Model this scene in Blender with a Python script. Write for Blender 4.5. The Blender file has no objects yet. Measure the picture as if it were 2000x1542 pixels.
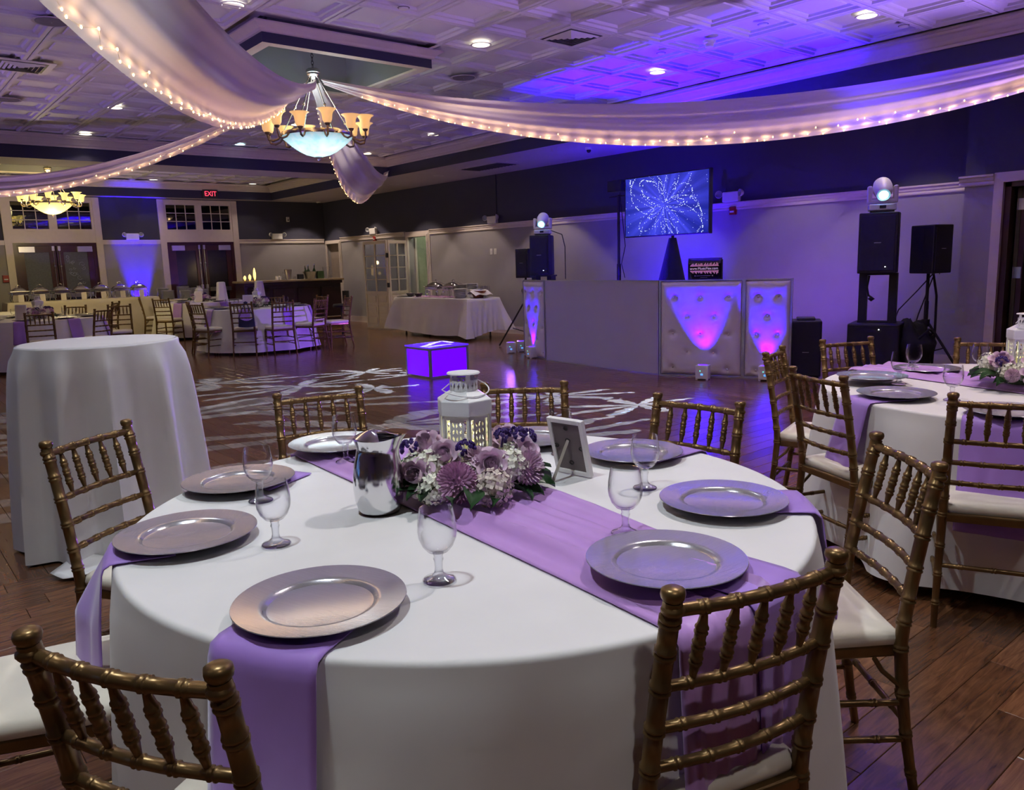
import bpy, math, random
from mathutils import Vector, Matrix
random.seed(7)
R = math.radians
PI = math.pi
S = bpy.context.scene
C = S.collection

# ------------------------------------------------------------------ camera
CAM_YAW, CAM_PITCH, CAM_ROLL, CAM_H, FPX = 0.691694775, 0.165738978, -0.029206087, 1.41240274, 1544.55
def make_camera():
    f = Vector((math.sin(CAM_YAW)*math.cos(CAM_PITCH), math.cos(CAM_YAW)*math.cos(CAM_PITCH), -math.sin(CAM_PITCH)))
    r0 = Vector((math.cos(CAM_YAW), -math.sin(CAM_YAW), 0)); u0 = r0.cross(f)
    r = r0*math.cos(CAM_ROLL) + u0*math.sin(CAM_ROLL)
    u = -r0*math.sin(CAM_ROLL) + u0*math.cos(CAM_ROLL)
    cd = bpy.data.cameras.new('camera'); co = bpy.data.objects.new('camera', cd); C.objects.link(co)
    m = Matrix(((r.x, u.x, -f.x, 0), (r.y, u.y, -f.y, 0), (r.z, u.z, -f.z, CAM_H), (0, 0, 0, 1)))
    co.matrix_world = m
    cd.sensor_fit = 'HORIZONTAL'; cd.sensor_width = 36; cd.lens = FPX/2000*36
    cd.clip_start = 0.05; cd.clip_end = 100
    S.camera = co
    return r, u, f
CR, CU, CF = make_camera()
def to_px(x, y, z):
    d = Vector((x, y, z-CAM_H)); w = d.dot(CF)
    if w < 0.05: return None
    return 1000 + FPX*d.dot(CR)/w, 771 - FPX*d.dot(CU)/w, w
def in_view(x, y, z, pad=60):
    q = to_px(x, y, z)
    return q is not None and -pad < q[0] < 2000+pad and -pad < q[1] < 1542+pad

# ------------------------------------------------------------------ world, exposure
W = bpy.data.worlds.new('world'); S.world = W; W.use_nodes = True
W.node_tree.nodes['Background'].inputs[0].default_value = (0.010, 0.008, 0.022, 1)
W.node_tree.nodes['Background'].inputs[1].default_value = 0.3
S.view_settings.view_transform = 'Standard'; S.view_settings.look = 'None'
S.view_settings.exposure = 0.46; S.view_settings.gamma = 1.0; S.view_settings.use_curve_mapping = False
S.cycles.use_denoising = True
S.cycles.max_bounces = 6; S.cycles.diffuse_bounces = 3; S.cycles.glossy_bounces = 3; S.cycles.transmission_bounces = 4; S.cycles.transparent_max_bounces = 8
S.cycles.use_adaptive_sampling = True; S.cycles.adaptive_threshold = 0.13; S.cycles.adaptive_min_samples = 12; S.cycles.light_sampling_threshold = 0.03
S.cycles.sample_clamp_indirect = 4.0; S.cycles.caustics_reflective = False; S.cycles.caustics_refractive = False
S.cycles.use_light_tree = True

# light levels (fixtures of the room, and a few lamps added for fill)
P_DOWN = 105.0        # recessed downlights
WARM = (1.0, 0.80, 0.62); NEUT = (1.0, 0.93, 0.88); COOL = (0.72, 0.93, 1.0)
BLUE = (0.026, 0.0, 1.0); VIOLET = (0.30, 0.10, 1.0)
P_UP = 60.0

def lamp(name, kind, loc, power, color, parent=None, target=None, size=0.1, cone=60, blend=0.5):
    ld = bpy.data.lights.new(name, kind); ld.energy = power; ld.color = color
    if kind in ('POINT', 'SPOT'): ld.shadow_soft_size = size
    if kind == 'SPOT': ld.spot_size = R(cone); ld.spot_blend = blend
    o = bpy.data.objects.new(name, ld); C.objects.link(o)
    o.location = loc
    if target is not None:
        o.rotation_euler = (Vector(target)-Vector(loc)).to_track_quat('-Z', 'Y').to_euler()
    if parent is not None:
        o.parent = parent
        bpy.context.view_layer.update() if False else None
    return o

# ------------------------------------------------------------------ mesh helper
class MB:
    def __init__(s): s.v = []; s.f = []
    def add(s, vs, fs, m=None):
        b = len(s.v)
        s.v += [tuple(m @ Vector(p)) for p in vs] if m else [tuple(p) for p in vs]
        s.f += [tuple(b+i for i in f) for f in fs]
        return s
    def box(s, x0, x1, y0, y1, z0, z1, m=None):
        vs = [(x0,y0,z0),(x1,y0,z0),(x1,y1,z0),(x0,y1,z0),(x0,y0,z1),(x1,y0,z1),(x1,y1,z1),(x0,y1,z1)]
        return s.add(vs, [(3,2,1,0),(4,5,6,7),(0,1,5,4),(1,2,6,5),(2,3,7,6),(3,0,4,7)], m)
    def lathe(s, prof, n=24, c=(0,0,0), m=None):
        vs = []; fs = []; rows = []
        for r, z in prof:
            if r < 1e-6:
                rows.append([len(vs)]); vs.append((c[0], c[1], c[2]+z))
            else:
                rows.append(list(range(len(vs), len(vs)+n)))
                for i in range(n):
                    a = 2*PI*i/n; vs.append((c[0]+r*math.cos(a), c[1]+r*math.sin(a), c[2]+z))
        for a, b in zip(rows, rows[1:]):
            for i in range(n):
                j = (i+1) % n
                if len(a) == 1 and len(b) == 1: continue
                if len(a) == 1: fs.append((a[0], b[j], b[i]))
                elif len(b) == 1: fs.append((a[i], a[j], b[0]))
                else: fs.append((a[i], a[j], b[j], b[i]))
        return s.add(vs, fs, m)
    def tube(s, path, rad, n=8, cap=True, m=None, closed=False):
        path = [Vector(p) for p in path]; k = len(path)
        if not hasattr(rad, '__len__'): rad = [rad]*k
        t0 = (path[1]-path[0]).normalized()
        ref = Vector((0,0,1)) if abs(t0.z) < 0.9 else Vector((1,0,0))
        nrm = t0.cross(ref).normalized(); vs = []; fs = []
        for i, p in enumerate(path):
            if closed: t = (path[(i+1) % k]-path[i-1])
            else: t = path[min(i+1, k-1)]-path[max(i-1, 0)]
            if t.length < 1e-9: t = t0.copy()
            t.normalize(); nrm = (nrm - t*nrm.dot(t))
            nrm = nrm.normalized() if nrm.length > 1e-6 else t.orthogonal().normalized()
            b = t.cross(nrm)
            for j in range(n):
                a = 2*PI*j/n; vs.append(p + (nrm*math.cos(a)+b*math.sin(a))*rad[i])
        for i in range(k if closed else k-1):
            i2 = (i+1) % k
            for j in range(n):
                j2 = (j+1) % n
                fs.append((i*n+j, i*n+j2, i2*n+j2, i2*n+j))
        if cap and not closed:
            fs.append(tuple(reversed(range(n)))); fs.append(tuple(range((k-1)*n, k*n)))
        return s.add(vs, fs, m)
    def grid(s, fn, nu, nv, m=None, closeu=False):
        vs = [fn(i/nu, j/nv) for i in range(nu + (0 if closeu else 1)) for j in range(nv+1)]
        fs = []
        for i in range(nu):
            i2 = (i+1) % nu if closeu else i+1
            for j in range(nv):
                fs.append((i*(nv+1)+j, i2*(nv+1)+j, i2*(nv+1)+j+1, i*(nv+1)+j+1))
        return s.add(vs, fs, m)
    def disc(s, r, z, n=24, c=(0,0), m=None):
        vs = [(c[0]+r*math.cos(2*PI*i/n), c[1]+r*math.sin(2*PI*i/n), z) for i in range(n)]
        return s.add(vs, [tuple(range(n))], m)
    def sphere(s, r, c=(0,0,0), n=8, k=5, sz=1.0, m=None):
        return s.lathe([(r*math.sin(PI*i/k) if 0 < i < k else 0, -r*sz*math.cos(PI*i/k)) for i in range(k+1)], n, c, m)
    def prism(s, poly, z0, z1, m=None):
        n = len(poly); vs = [(x,y,z0) for x,y in poly]+[(x,y,z1) for x,y in poly]
        fs = [tuple(reversed(range(n))), tuple(range(n, 2*n))]+[(i,(i+1)%n,n+(i+1)%n,n+i) for i in range(n)]
        return s.add(vs, fs, m)
    def mesh(s, name, smooth=True, ang=35):
        me = bpy.data.meshes.new(name); me.from_pydata(s.v, [], s.f); me.validate()
        if smooth:
            me.shade_smooth(); me.set_sharp_from_angle(angle=R(ang))
        me.update(); return me
    def obj(s, name, mat, parent=None, smooth=True, loc=None, rotz=None, bevel=0, ang=35):
        return mobj(name, s.mesh(name, smooth, ang), mat, parent, loc, rotz, bevel)
def mobj(name, me, mat, parent=None, loc=None, rotz=None, bevel=0):
    if mat is not None and not me.materials: me.materials.append(mat)
    o = bpy.data.objects.new(name, me); C.objects.link(o)
    if parent is not None: o.parent = parent
    if loc is not None: o.location = loc
    if rotz is not None: o.rotation_euler = (0, 0, rotz)
    if bevel:
        b = o.modifiers.new('bevel', 'BEVEL'); b.width = bevel; b.segments = 2; b.limit_method = 'ANGLE'; b.angle_limit = R(40)
    return o
def tag(o, label, cat, group=None):
    o['label'] = label; o['category'] = cat
    if group: o['group'] = group
    return o
def struct(o): o['kind'] = 'structure'; return o
def thing(name, label, cat, loc=(0,0,0), rotz=0, group=None):
    o = bpy.data.objects.new(name, None); C.objects.link(o); o.empty_display_size = 0.05
    o.location = loc; o.rotation_euler = (0, 0, rotz)
    return tag(o, label, cat, group)
def dup(root, loc, rotz, label, group=None, scale=None):
    r = root.copy(); C.objects.link(r); r.location = loc; r.rotation_euler = (0, 0, rotz); r['label'] = label
    if group: r['group'] = group
    if scale: r.scale = (scale,)*3
    for ch in KIDS.get(root.name, []):
        c = ch.copy(); C.objects.link(c); c.parent = r
        for g in KIDS.get(ch.name, []):
            d = g.copy(); C.objects.link(d); d.parent = c
    return r
KIDS = {}
def reg(root):     # remember the children of a finished thing so that dup() can copy them
    for o in list(C.objects):
        if o.parent is not None: KIDS.setdefault(o.parent.name, [])
    bt = {}
    for o in C.objects:
        if o.parent is not None: bt.setdefault(o.parent.name, []).append(o)
    KIDS[root.name] = bt.get(root.name, [])
    for c in KIDS[root.name]: KIDS[c.name] = bt.get(c.name, [])
    return root
def M4(loc=(0,0,0), rz=0, rx=0, ry=0, s=1):
    return Matrix.Translation(loc) @ Matrix.Rotation(rz,4,'Z') @ Matrix.Rotation(ry,4,'Y') @ Matrix.Rotation(rx,4,'X') @ Matrix.Scale(s,4)

# ------------------------------------------------------------------ materials
MT = {}
def nodes(name):
    m = bpy.data.materials.new(name); m.use_nodes = True; MT[name] = m
    nt = m.node_tree; return m, nt, nt.nodes['Principled BSDF']
def N(nt, t, **kw):
    n = nt.nodes.new(t)
    for k, v in kw.items():
        if k.startswith('i_'): n.inputs[k[2:].replace('_', ' ')].default_value = v
        else: setattr(n, k, v)
    return n
def mat(name, col, rough=0.5, metal=0.0, spec=0.5, var=0.08, scale=12, bump=0.0, bscale=60, emit=None, estr=0, coat=0, sheen=0, aniso=None):
    """plain procedural material: a little noise in the colour, optional fine relief"""
    m, nt, b = nodes(name)
    tc = N(nt, 'ShaderNodeTexCoord')
    no = N(nt, 'ShaderNodeTexNoise', i_Scale=scale, i_Detail=4)
    nt.links.new(tc.outputs['Object'], no.inputs['Vector'])
    rp = N(nt, 'ShaderNodeValToRGB')
    rp.color_ramp.elements[0].position = 0.3; rp.color_ramp.elements[1].position = 0.7
    rp.color_ramp.elements[0].color = tuple(c*(1-var) for c in col)+(1,)
    rp.color_ramp.elements[1].color = tuple(min(1, c*(1+var)) for c in col)+(1,)
    nt.links.new(no.outputs['Fac'], rp.inputs['Fac']); nt.links.new(rp.outputs['Color'], b.inputs['Base Color'])
    b.inputs['Roughness'].default_value = rough; b.inputs['Metallic'].default_value = metal
    b.inputs['Specular IOR Level'].default_value = spec
    b.inputs['Coat Weight'].default_value = coat; b.inputs['Sheen Weight'].default_value = sheen
    if bump:
        n2 = N(nt, 'ShaderNodeTexNoise', i_Scale=bscale, i_Detail=3)
        nt.links.new(tc.outputs['Object'], n2.inputs['Vector'])
        bp = N(nt, 'ShaderNodeBump', i_Strength=bump, i_Distance=0.004)
        nt.links.new(n2.outputs['Fac'], bp.inputs['Height']); nt.links.new(bp.outputs['Normal'], b.inputs['Normal'])
    if emit:
        b.inputs['Emission Color'].default_value = tuple(emit)+(1,); b.inputs['Emission Strength'].default_value = estr
    return m
def sampling_off(m):
    m.cycles.emission_sampling = 'NONE'; return m

mat('linen', (0.80, 0.79, 0.80), 0.75, var=0.03, scale=5, bump=0.25, bscale=9, sheen=0.15)
mat('linen_cream', (0.72, 0.66, 0.56), 0.8, var=0.06, scale=5, bump=0.5, bscale=7)
mat('lavender', (0.41, 0.225, 0.76), 0.5, var=0.06, scale=6, bump=0.15, bscale=14, sheen=0.35)
mat('lavender_runner', (0.54, 0.29, 0.74), 0.45, var=0.05, scale=6, bump=0.2, bscale=12, sheen=0.3)
mat('cushion', (0.82, 0.76, 0.66), 0.7, var=0.04, scale=8, bump=0.1, bscale=20)
mat('white_paint', (0.78, 0.76, 0.75), 0.5, var=0.02)
mat('trim', (0.70, 0.62, 0.58), 0.45, var=0.03)
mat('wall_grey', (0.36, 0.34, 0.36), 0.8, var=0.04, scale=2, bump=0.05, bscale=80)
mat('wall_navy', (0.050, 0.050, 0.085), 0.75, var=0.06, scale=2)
mat('fascia_navy', (0.035, 0.035, 0.085), 0.6, var=0.05, scale=2)
mat('soffit_paint', (0.60, 0.55, 0.55), 0.85, var=0.03, scale=2)
mat('tile_paint', (0.74, 0.72, 0.76), 0.55, var=0.02, scale=3)
mat('recess_grey', (0.20, 0.21, 0.22), 0.8, var=0.04, scale=2)
mat('cream_paint', (0.70, 0.64, 0.56), 0.6, var=0.02)
mat('black', (0.012, 0.012, 0.016), 0.55, var=0.1)
mat('black_cloth', (0.008, 0.008, 0.013), 0.95, var=0.2, bump=0.3)
mat('dark_grey', (0.05, 0.05, 0.055), 0.5)
mat('grille', (0.015, 0.015, 0.02), 0.7, bump=0.6, bscale=400)
mat('steel', (0.72, 0.72, 0.74), 0.12, 1.0, var=0.02)
mat('steel_dull', (0.55, 0.55, 0.58), 0.28, 1.0, var=0.05)
mat('nickel', (0.62, 0.55, 0.47), 0.25, 1.0, var=0.05)
mat('bronze', (0.20, 0.13, 0.09), 0.35, 0.9, var=0.1)
mat('aluminium', (0.55, 0.55, 0.60), 0.35, 0.9, var=0.04)
mat('mahogany', (0.055, 0.014, 0.016), 0.32, var=0.25, scale=6)
mat('bar_wood', (0.030, 0.010, 0.012), 0.3, var=0.3, scale=5)
mat('bar_top', (0.30, 0.22, 0.12), 0.3, var=0.2, scale=8)
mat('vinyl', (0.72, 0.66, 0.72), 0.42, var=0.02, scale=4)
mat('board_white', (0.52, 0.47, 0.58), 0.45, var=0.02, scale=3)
mat('china', (0.78, 0.77, 0.75), 0.25, var=0.02)
mat('card', (0.75, 0.68, 0.66), 0.7, var=0.03)
mat('card_ivory', (0.42, 0.37, 0.31), 0.8, var=0.05)
mat('rose', (0.74, 0.53, 0.70), 0.55, var=0.15, scale=30, sheen=0.3)
mat('mum', (0.60, 0.32, 0.54), 0.55, var=0.25, scale=40)
mat('mum_light', (0.68, 0.47, 0.62), 0.55, var=0.25, scale=40)
mat('hydrangea', (0.84, 0.84, 0.72), 0.6, var=0.10, scale=30)
mat('hydrangea_pink', (0.72, 0.62, 0.56), 0.6, var=0.10, scale=30)
mat('statice', (0.045, 0.012, 0.17), 0.6, var=0.3, scale=60)
mat('leaf', (0.020, 0.065, 0.020), 0.38, var=0.35, scale=18)
mat('stem_green', (0.045, 0.09, 0.03), 0.6, var=0.3)
mat('lantern_white', (0.80, 0.80, 0.82), 0.4, var=0.02)
mat('candle', (0.75, 0.70, 0.45), 0.5, emit=(0.9, 0.85, 0.30), estr=0.07)
mat('red_plastic', (0.35, 0.02, 0.02), 0.4)
mat('green_wall', (0.40, 0.43, 0.33), 0.8)
mat('tan_wall', (0.33, 0.27, 0.24), 0.8)
mat('olive_wall', (0.12, 0.13, 0.055), 0.8)
mat('purse_blue', (0.015, 0.015, 0.06), 0.35, var=0.2)
mat('copper_band', (0.28, 0.08, 0.05), 0.35, 0.5)
mat('petal_pink', (0.55, 0.30, 0.55), 0.7)
mat('pillar_candle', (0.9, 0.7, 0.3), 0.5, emit=(1.0, 0.62, 0.16), estr=1.6)
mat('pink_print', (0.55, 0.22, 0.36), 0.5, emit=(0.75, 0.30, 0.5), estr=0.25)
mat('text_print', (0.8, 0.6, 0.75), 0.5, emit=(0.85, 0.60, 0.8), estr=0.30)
mat('sign_black', (0.008, 0.006, 0.02), 0.15, coat=0.6)
mat('print_grey', (0.32, 0.28, 0.34), 0.6)
mat('plant_pot', (0.12, 0.06, 0.03), 0.6)
mat('green_bottle', (0.02, 0.04, 0.02), 0.15)

def gold_material():
    m, nt, b = nodes('gold')
    tc = N(nt, 'ShaderNodeTexCoord'); no = N(nt, 'ShaderNodeTexNoise', i_Scale=7.0, i_Detail=6)
    nt.links.new(tc.outputs['Object'], no.inputs['Vector'])
    rp = N(nt, 'ShaderNodeValToRGB'); e = rp.color_ramp.elements
    e[0].position = 0.30; e[0].color = (0.115, 0.065, 0.026, 1)
    e[1].position = 0.72; e[1].color = (0.25, 0.155, 0.062, 1)
    nt.links.new(no.outputs['Fac'], rp.inputs['Fac']); nt.links.new(rp.outputs['Color'], b.inputs['Base Color'])
    b.inputs['Metallic'].default_value = 0.7; b.inputs['Roughness'].default_value = 0.34
gold_material()
def charger_material():
    m, nt, b = nodes('charger_silver')
    tc = N(nt, 'ShaderNodeTexCoord'); mp = N(nt, 'ShaderNodeMapping'); mp.inputs['Scale'].default_value = (3, 160, 3)
    no = N(nt, 'ShaderNodeTexNoise', i_Scale=4.0, i_Detail=3)
    nt.links.new(tc.outputs['Object'], mp.inputs['Vector']); nt.links.new(mp.outputs['Vector'], no.inputs['Vector'])
    rp = N(nt, 'ShaderNodeValToRGB'); e = rp.color_ramp.elements
    e[0].color = (0.46, 0.44, 0.48, 1); e[1].color = (0.64, 0.62, 0.68, 1)
    nt.links.new(no.outputs['Fac'], rp.inputs['Fac']); nt.links.new(rp.outputs['Color'], b.inputs['Base Color'])
    b.inputs['Metallic'].default_value = 0.66; b.inputs['Roughness'].default_value = 0.21
    bp = N(nt, 'ShaderNodeBump', i_Strength=0.12, i_Distance=0.001)
    nt.links.new(no.outputs['Fac'], bp.inputs['Height']); nt.links.new(bp.outputs['Normal'], b.inputs['Normal'])
charger_material()
def wood_material():
    m, nt, b = nodes('floor_wood')
    tc = N(nt, 'ShaderNodeTexCoord'); oi = N(nt, 'ShaderNodeObjectInfo'); ge = N(nt, 'ShaderNodeNewGeometry')
    ad = N(nt, 'ShaderNodeMath', operation='ADD'); fr = N(nt, 'ShaderNodeMath', operation='FRACT')
    nt.links.new(oi.outputs['Random'], ad.inputs[0]); nt.links.new(ge.outputs['Random Per Island'], ad.inputs[1]); nt.links.new(ad.outputs[0], fr.inputs[0])
    mp = N(nt, 'ShaderNodeMapping'); mp.inputs['Scale'].default_value = (1.6, 15, 1)
    cx = N(nt, 'ShaderNodeCombineXYZ'); mu = N(nt, 'ShaderNodeMath', operation='MULTIPLY'); mu.inputs[1].default_value = 37
    nt.links.new(fr.outputs[0], mu.inputs[0]); nt.links.new(mu.outputs[0], cx.inputs['Z']); nt.links.new(mu.outputs[0], cx.inputs['X'])
    uv = N(nt, 'ShaderNodeUVMap')
    nt.links.new(uv.outputs['UV'], mp.inputs['Vector']); nt.links.new(cx.outputs[0], mp.inputs['Location'])
    no = N(nt, 'ShaderNodeTexNoise', i_Scale=3.2, i_Detail=7, i_Roughness=0.62, i_Distortion=1.2)
    nt.links.new(mp.outputs['Vector'], no.inputs['Vector'])
    rp = N(nt, 'ShaderNodeValToRGB'); e = rp.color_ramp.elements
    e[0].position = 0.28; e[0].color = (0.062, 0.024, 0.012, 1); e[1].position = 0.75; e[1].color = (0.24, 0.105, 0.048, 1)
    nt.links.new(no.outputs['Fac'], rp.inputs['Fac'])
    hs = N(nt, 'ShaderNodeHueSaturation'); mr = N(nt, 'ShaderNodeMapRange')
    mr.inputs['To Min'].default_value = 0.62; mr.inputs['To Max'].default_value = 1.25
    nt.links.new(fr.outputs[0], mr.inputs['Value']); nt.links.new(mr.outputs[0], hs.inputs['Value']); nt.links.new(rp.outputs['Color'], hs.inputs['Color'])
    nt.links.new(hs.outputs['Color'], b.inputs['Base Color'])
    b.inputs['Roughness'].default_value = 0.22
    bp = N(nt, 'ShaderNodeBump', i_Strength=0.25, i_Distance=0.002)
    nt.links.new(no.outputs['Fac'], bp.inputs['Height']); nt.links.new(bp.outputs['Normal'], b.inputs['Normal'])
wood_material()
def glass_thin(name, tint=(1,1,1), edge=0.35, rough=0.02, base=0.0):
    m = bpy.data.materials.new(name); m.use_nodes = True; MT[name] = m; nt = m.node_tree
    nt.nodes.remove(nt.nodes['Principled BSDF']); out = nt.nodes['Material Output']
    tr = N(nt, 'ShaderNodeBsdfTransparent'); tr.inputs[0].default_value = tuple(tint)+(1,)
    gl = N(nt, 'ShaderNodeBsdfGlossy'); gl.inputs['Roughness'].default_value = rough
    lw = N(nt, 'ShaderNodeLayerWeight'); lw.inputs['Blend'].default_value = edge
    mul = N(nt, 'ShaderNodeMath', operation='MULTIPLY_ADD'); mul.inputs[1].default_value = 0.97; mul.inputs[2].default_value = 0.02
    nt.links.new(lw.outputs['Facing'], mul.inputs[0])
    pw = N(nt, 'ShaderNodeMath', operation='POWER'); pw.inputs[1].default_value = 2.5
    nt.links.new(mul.outputs[0], pw.inputs[0])
    bs = N(nt, 'ShaderNodeMath', operation='ADD', use_clamp=True); bs.inputs[1].default_value = base; nt.links.new(pw.outputs[0], bs.inputs[0])
    mx = N(nt, 'ShaderNodeMixShader')
    nt.links.new(bs.outputs[0], mx.inputs[0]); nt.links.new(tr.outputs[0], mx.inputs[1]); nt.links.new(gl.outputs[0], mx.inputs[2])
    nt.links.new(mx.outputs[0], out.inputs['Surface'])
glass_thin('goblet_glass', (0.98, 0.98, 0.99), 0.5)
glass_thin('pane_glass', (0.75, 0.78, 0.85), 0.3)
glass_thin('dark_pane', (0.03, 0.03, 0.05), 0.35, base=.16)
glass_thin('stem_clear', (0.93, 0.94, 0.97), 0.72)
def stem_glass():
    m, nt, b = nodes('stem_glass')
    b.inputs['Base Color'].default_value = (0.96, 0.97, 1, 1); b.inputs['Transmission Weight'].default_value = 1; b.inputs['Roughness'].default_value = 0.02; b.inputs['IOR'].default_value = 1.45
stem_glass()
def sheer_material():
    m, nt, b = nodes('sheer_cloth'); out = nt.nodes['Material Output']
    tc = N(nt, 'ShaderNodeTexCoord'); no = N(nt, 'ShaderNodeTexNoise', i_Scale=6.0, i_Detail=3)
    nt.links.new(tc.outputs['Object'], no.inputs['Vector'])
    b.inputs['Base Color'].default_value = (0.74, 0.66, 0.70, 1); b.inputs['Roughness'].default_value = 0.7
    tl = N(nt, 'ShaderNodeBsdfTranslucent'); tl.inputs[0].default_value = (0.80, 0.70, 0.68, 1)
    mx = N(nt, 'ShaderNodeMixShader'); mx.inputs[0].default_value = 0.42
    nt.links.new(b.outputs[0], mx.inputs[1]); nt.links.new(tl.outputs[0], mx.inputs[2])
    nt.links.new(mx.outputs[0], out.inputs['Surface'])
sheer_material()
def emitter(name, col, strength, sample=True):
    m, nt, b = nodes(name)
    b.inputs['Base Color'].default_value = tuple(col)+(1,); b.inputs['Emission Color'].default_value = tuple(col)+(1,)
    b.inputs['Emission Strength'].default_value = strength
    if not sample: sampling_off(m)
    return m
emitter('lens_warm', (1.0, 0.93, 0.72), 1.6, False)
emitter('lens_cool', (0.62, 0.95, 1.0), 1.6, False)
emitter('bulb_warm', (1.0, 0.62, 0.22), 6.0, False)
emitter('bulb_lantern', (1.0, 0.95, 0.50), 3.0, False)
emitter('shade_glow', (1.0, 0.60, 0.22), 0.42, False)
emitter('shade_glow_yellow', (1.0, 0.80, 0.26), 0.75, False)
emitter('bowl_yellow', (1.0, 0.78, 0.26), 0.7, False)
emitter('exit_red', (1.0, 0.05, 0.10), 1.5, False)
emitter('led_cyan', (0.35, 0.85, 1.0), 8.0, False)
emitter('led_white', (0.9, 0.95, 1.0), 4.0, False)
emitter('led_green', (0.1, 1.0, 0.6), 1.2, False)
emitter('led_display', (0.10, 0.35, 1.0), 0.9, False)
emitter('led_blue', (0.12, 0.02, 1.0), 1.6, False)
emitter('cube_glow', (0.10, 0.0, 1.0), 1.15, True)
def bowl_material():
    m, nt, b = nodes('bowl_glow')
    tc = N(nt, 'ShaderNodeTexCoord'); sp = N(nt, 'ShaderNodeSeparateXYZ'); nt.links.new(tc.outputs['Object'], sp.inputs[0])
    no = N(nt, 'ShaderNodeTexNoise', i_Scale=14.0, i_Detail=4); nt.links.new(tc.outputs['Object'], no.inputs['Vector'])
    rp = N(nt, 'ShaderNodeValToRGB'); e = rp.color_ramp.elements
    e[0].position = 0.35; e[0].color = (0.42, 0.80, 0.82, 1); e[1].position = 0.65; e[1].color = (0.66, 0.95, 0.95, 1)
    nt.links.new(no.outputs['Fac'], rp.inputs['Fac'])
    nt.links.new(rp.outputs['Color'], b.inputs['Base Color']); nt.links.new(rp.outputs['Color'], b.inputs['Emission Color'])
    b.inputs['Emission Strength'].default_value = 0.30
    b.inputs['Roughness'].default_value = 0.4
    b.inputs['Transmission Weight'].default_value = 0.0
    mr = N(nt, 'ShaderNodeMapRange'); mr.inputs['From Min'].default_value = 2.725; mr.inputs['From Max'].default_value = 2.60; mr.inputs['To Min'].default_value = .28; mr.inputs['To Max'].default_value = 1.05
    nt.links.new(sp.outputs['Z'], mr.inputs['Value']); nt.links.new(mr.outputs[0], b.inputs['Emission Strength'])
    sampling_off(m)
bowl_material()

# ================================================================== STRUCTURE
RX, BY, NX, NY = 10.2, 20.1, -4.6, -3.6      # right wall, back wall, left wall, near wall
JX, JY = 9.55, 3.65                          # wall that steps forward on the right
ZS, ZF, ZT = 3.15, 3.34, 3.50                # soffit, top of the fascia, tile plane
T0, T1, U0, U1 = -0.8, 8.5, 0.9, 13.9        # large ceiling tray
V0, V1, W0, W1 = -1.2, 8.6, 14.75, 19.75     # far ceiling tray
TBL1, TBL2 = (1.262, 1.713), (4.20, 1.28)
COCK = (0.985, 4.57)

# ---- floor
fb = MB().box(NX, RX+3, NY, BY+0.2, -0.12, -0.0115).obj('floor', mat('floor_gap', (0.045, 0.022, 0.014), 0.6), smooth=False)
struct(fb)
BW = 0.127
def board_mesh(L, alongx):
    b = MB(); w = BW-0.0014; l = L-0.0014; ch = 0.0014
    def ring(z, d): return [(-l/2+d, -w/2+d, z), (l/2-d, -w/2+d, z), (l/2-d, w/2-d, z), (-l/2+d, w/2-d, z)]
    vs = ring(-0.012, 0)+ring(-ch, 0)+ring(0, ch)
    fs = [(0,1,5,4),(1,2,6,5),(2,3,7,6),(3,0,4,7),(4,5,9,8),(5,6,10,9),(6,7,11,10),(7,4,8,11),(8,9,10,11)]
    b.add(vs, fs)
    return b
def add_uv(me, fn):
    uv = me.uv_layers.new(name='UVMap')
    for li, l in enumerate(me.loops):
        uv.data[li].uv = fn(me.vertices[l.vertex_index].co)
LENS = (0.55, 0.8, 1.05, 1.3)
bmesh_ = {}
for L in LENS:
    me = board_mesh(L, True).mesh('board', False); add_uv(me, lambda c: (c.x, c.y)); me.materials.append(MT['floor_wood']); bmesh_[L] = me
boards = []
rb = random.Random(3)
def run(a0, a1, c, alongx):
    a = a0 - rb.random()*0.9
    while a < a1:
        L = rb.choice(LENS)
        if a+L > a1+0.4: pass
        m = a+L/2
        x, y = (m, c) if alongx else (c, m)
        if alongx or a >= a0-1e-6: boards.append((x, y, L, alongx))
        elif a+L > a0: boards.append((x, a0+(a+L-a0)/2, a+L-a0, alongx))
        a += L
yy = -0.6
while yy < 4.2: run(-2.6, RX-0.1 if yy > JY else JX-0.1, yy+BW/2, True); yy += BW
YB = yy
xx = -2.6
while xx < RX-0.05: run(YB, BY-0.1, xx+BW/2, False); xx += BW
def hidden(x, y):
    for cx, cy, r in ((TBL1[0], TBL1[1], .98), (TBL2[0], TBL2[1], .95), (COCK[0], COCK[1], .42)):
        if math.hypot(x-cx, y-cy) < r: return True
    return False
cand = []
for i, (x, y, L, ax) in enumerate(boards):
    q = to_px(x, y, 0)
    if q and -20 < q[0] < 2020 and -20 < q[1] < 1560 and not hidden(x, y) and L in LENS: cand.append((q[2], i))
cand.sort(); pick = set(i for _, i in cand[:290])
rest = MB(); restuv = []
for i, (x, y, L, ax) in enumerate(boards):
    if i in pick:
        o = mobj('floor_board', bmesh_[L], None, fb, (x, y, 0), 0 if ax else PI/2)
    else:
        bm = board_mesh(L, True); rest.add(bm.v, bm.f, M4((x, y, 0), 0 if ax else PI/2)); restuv += [(v[0], v[1]) for v in bm.v]
rme = rest.mesh('floor_boards_rest', False)
uv = rme.uv_layers.new(name='UVMap')
for li, l in enumerate(rme.loops): uv.data[li].uv = restuv[l.vertex_index] if len(restuv) == len(rme.vertices) else (0, 0)
o = mobj('floor_board_field', rme, MT['floor_wood'], fb); o['kind'] = 'stuff'

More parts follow.
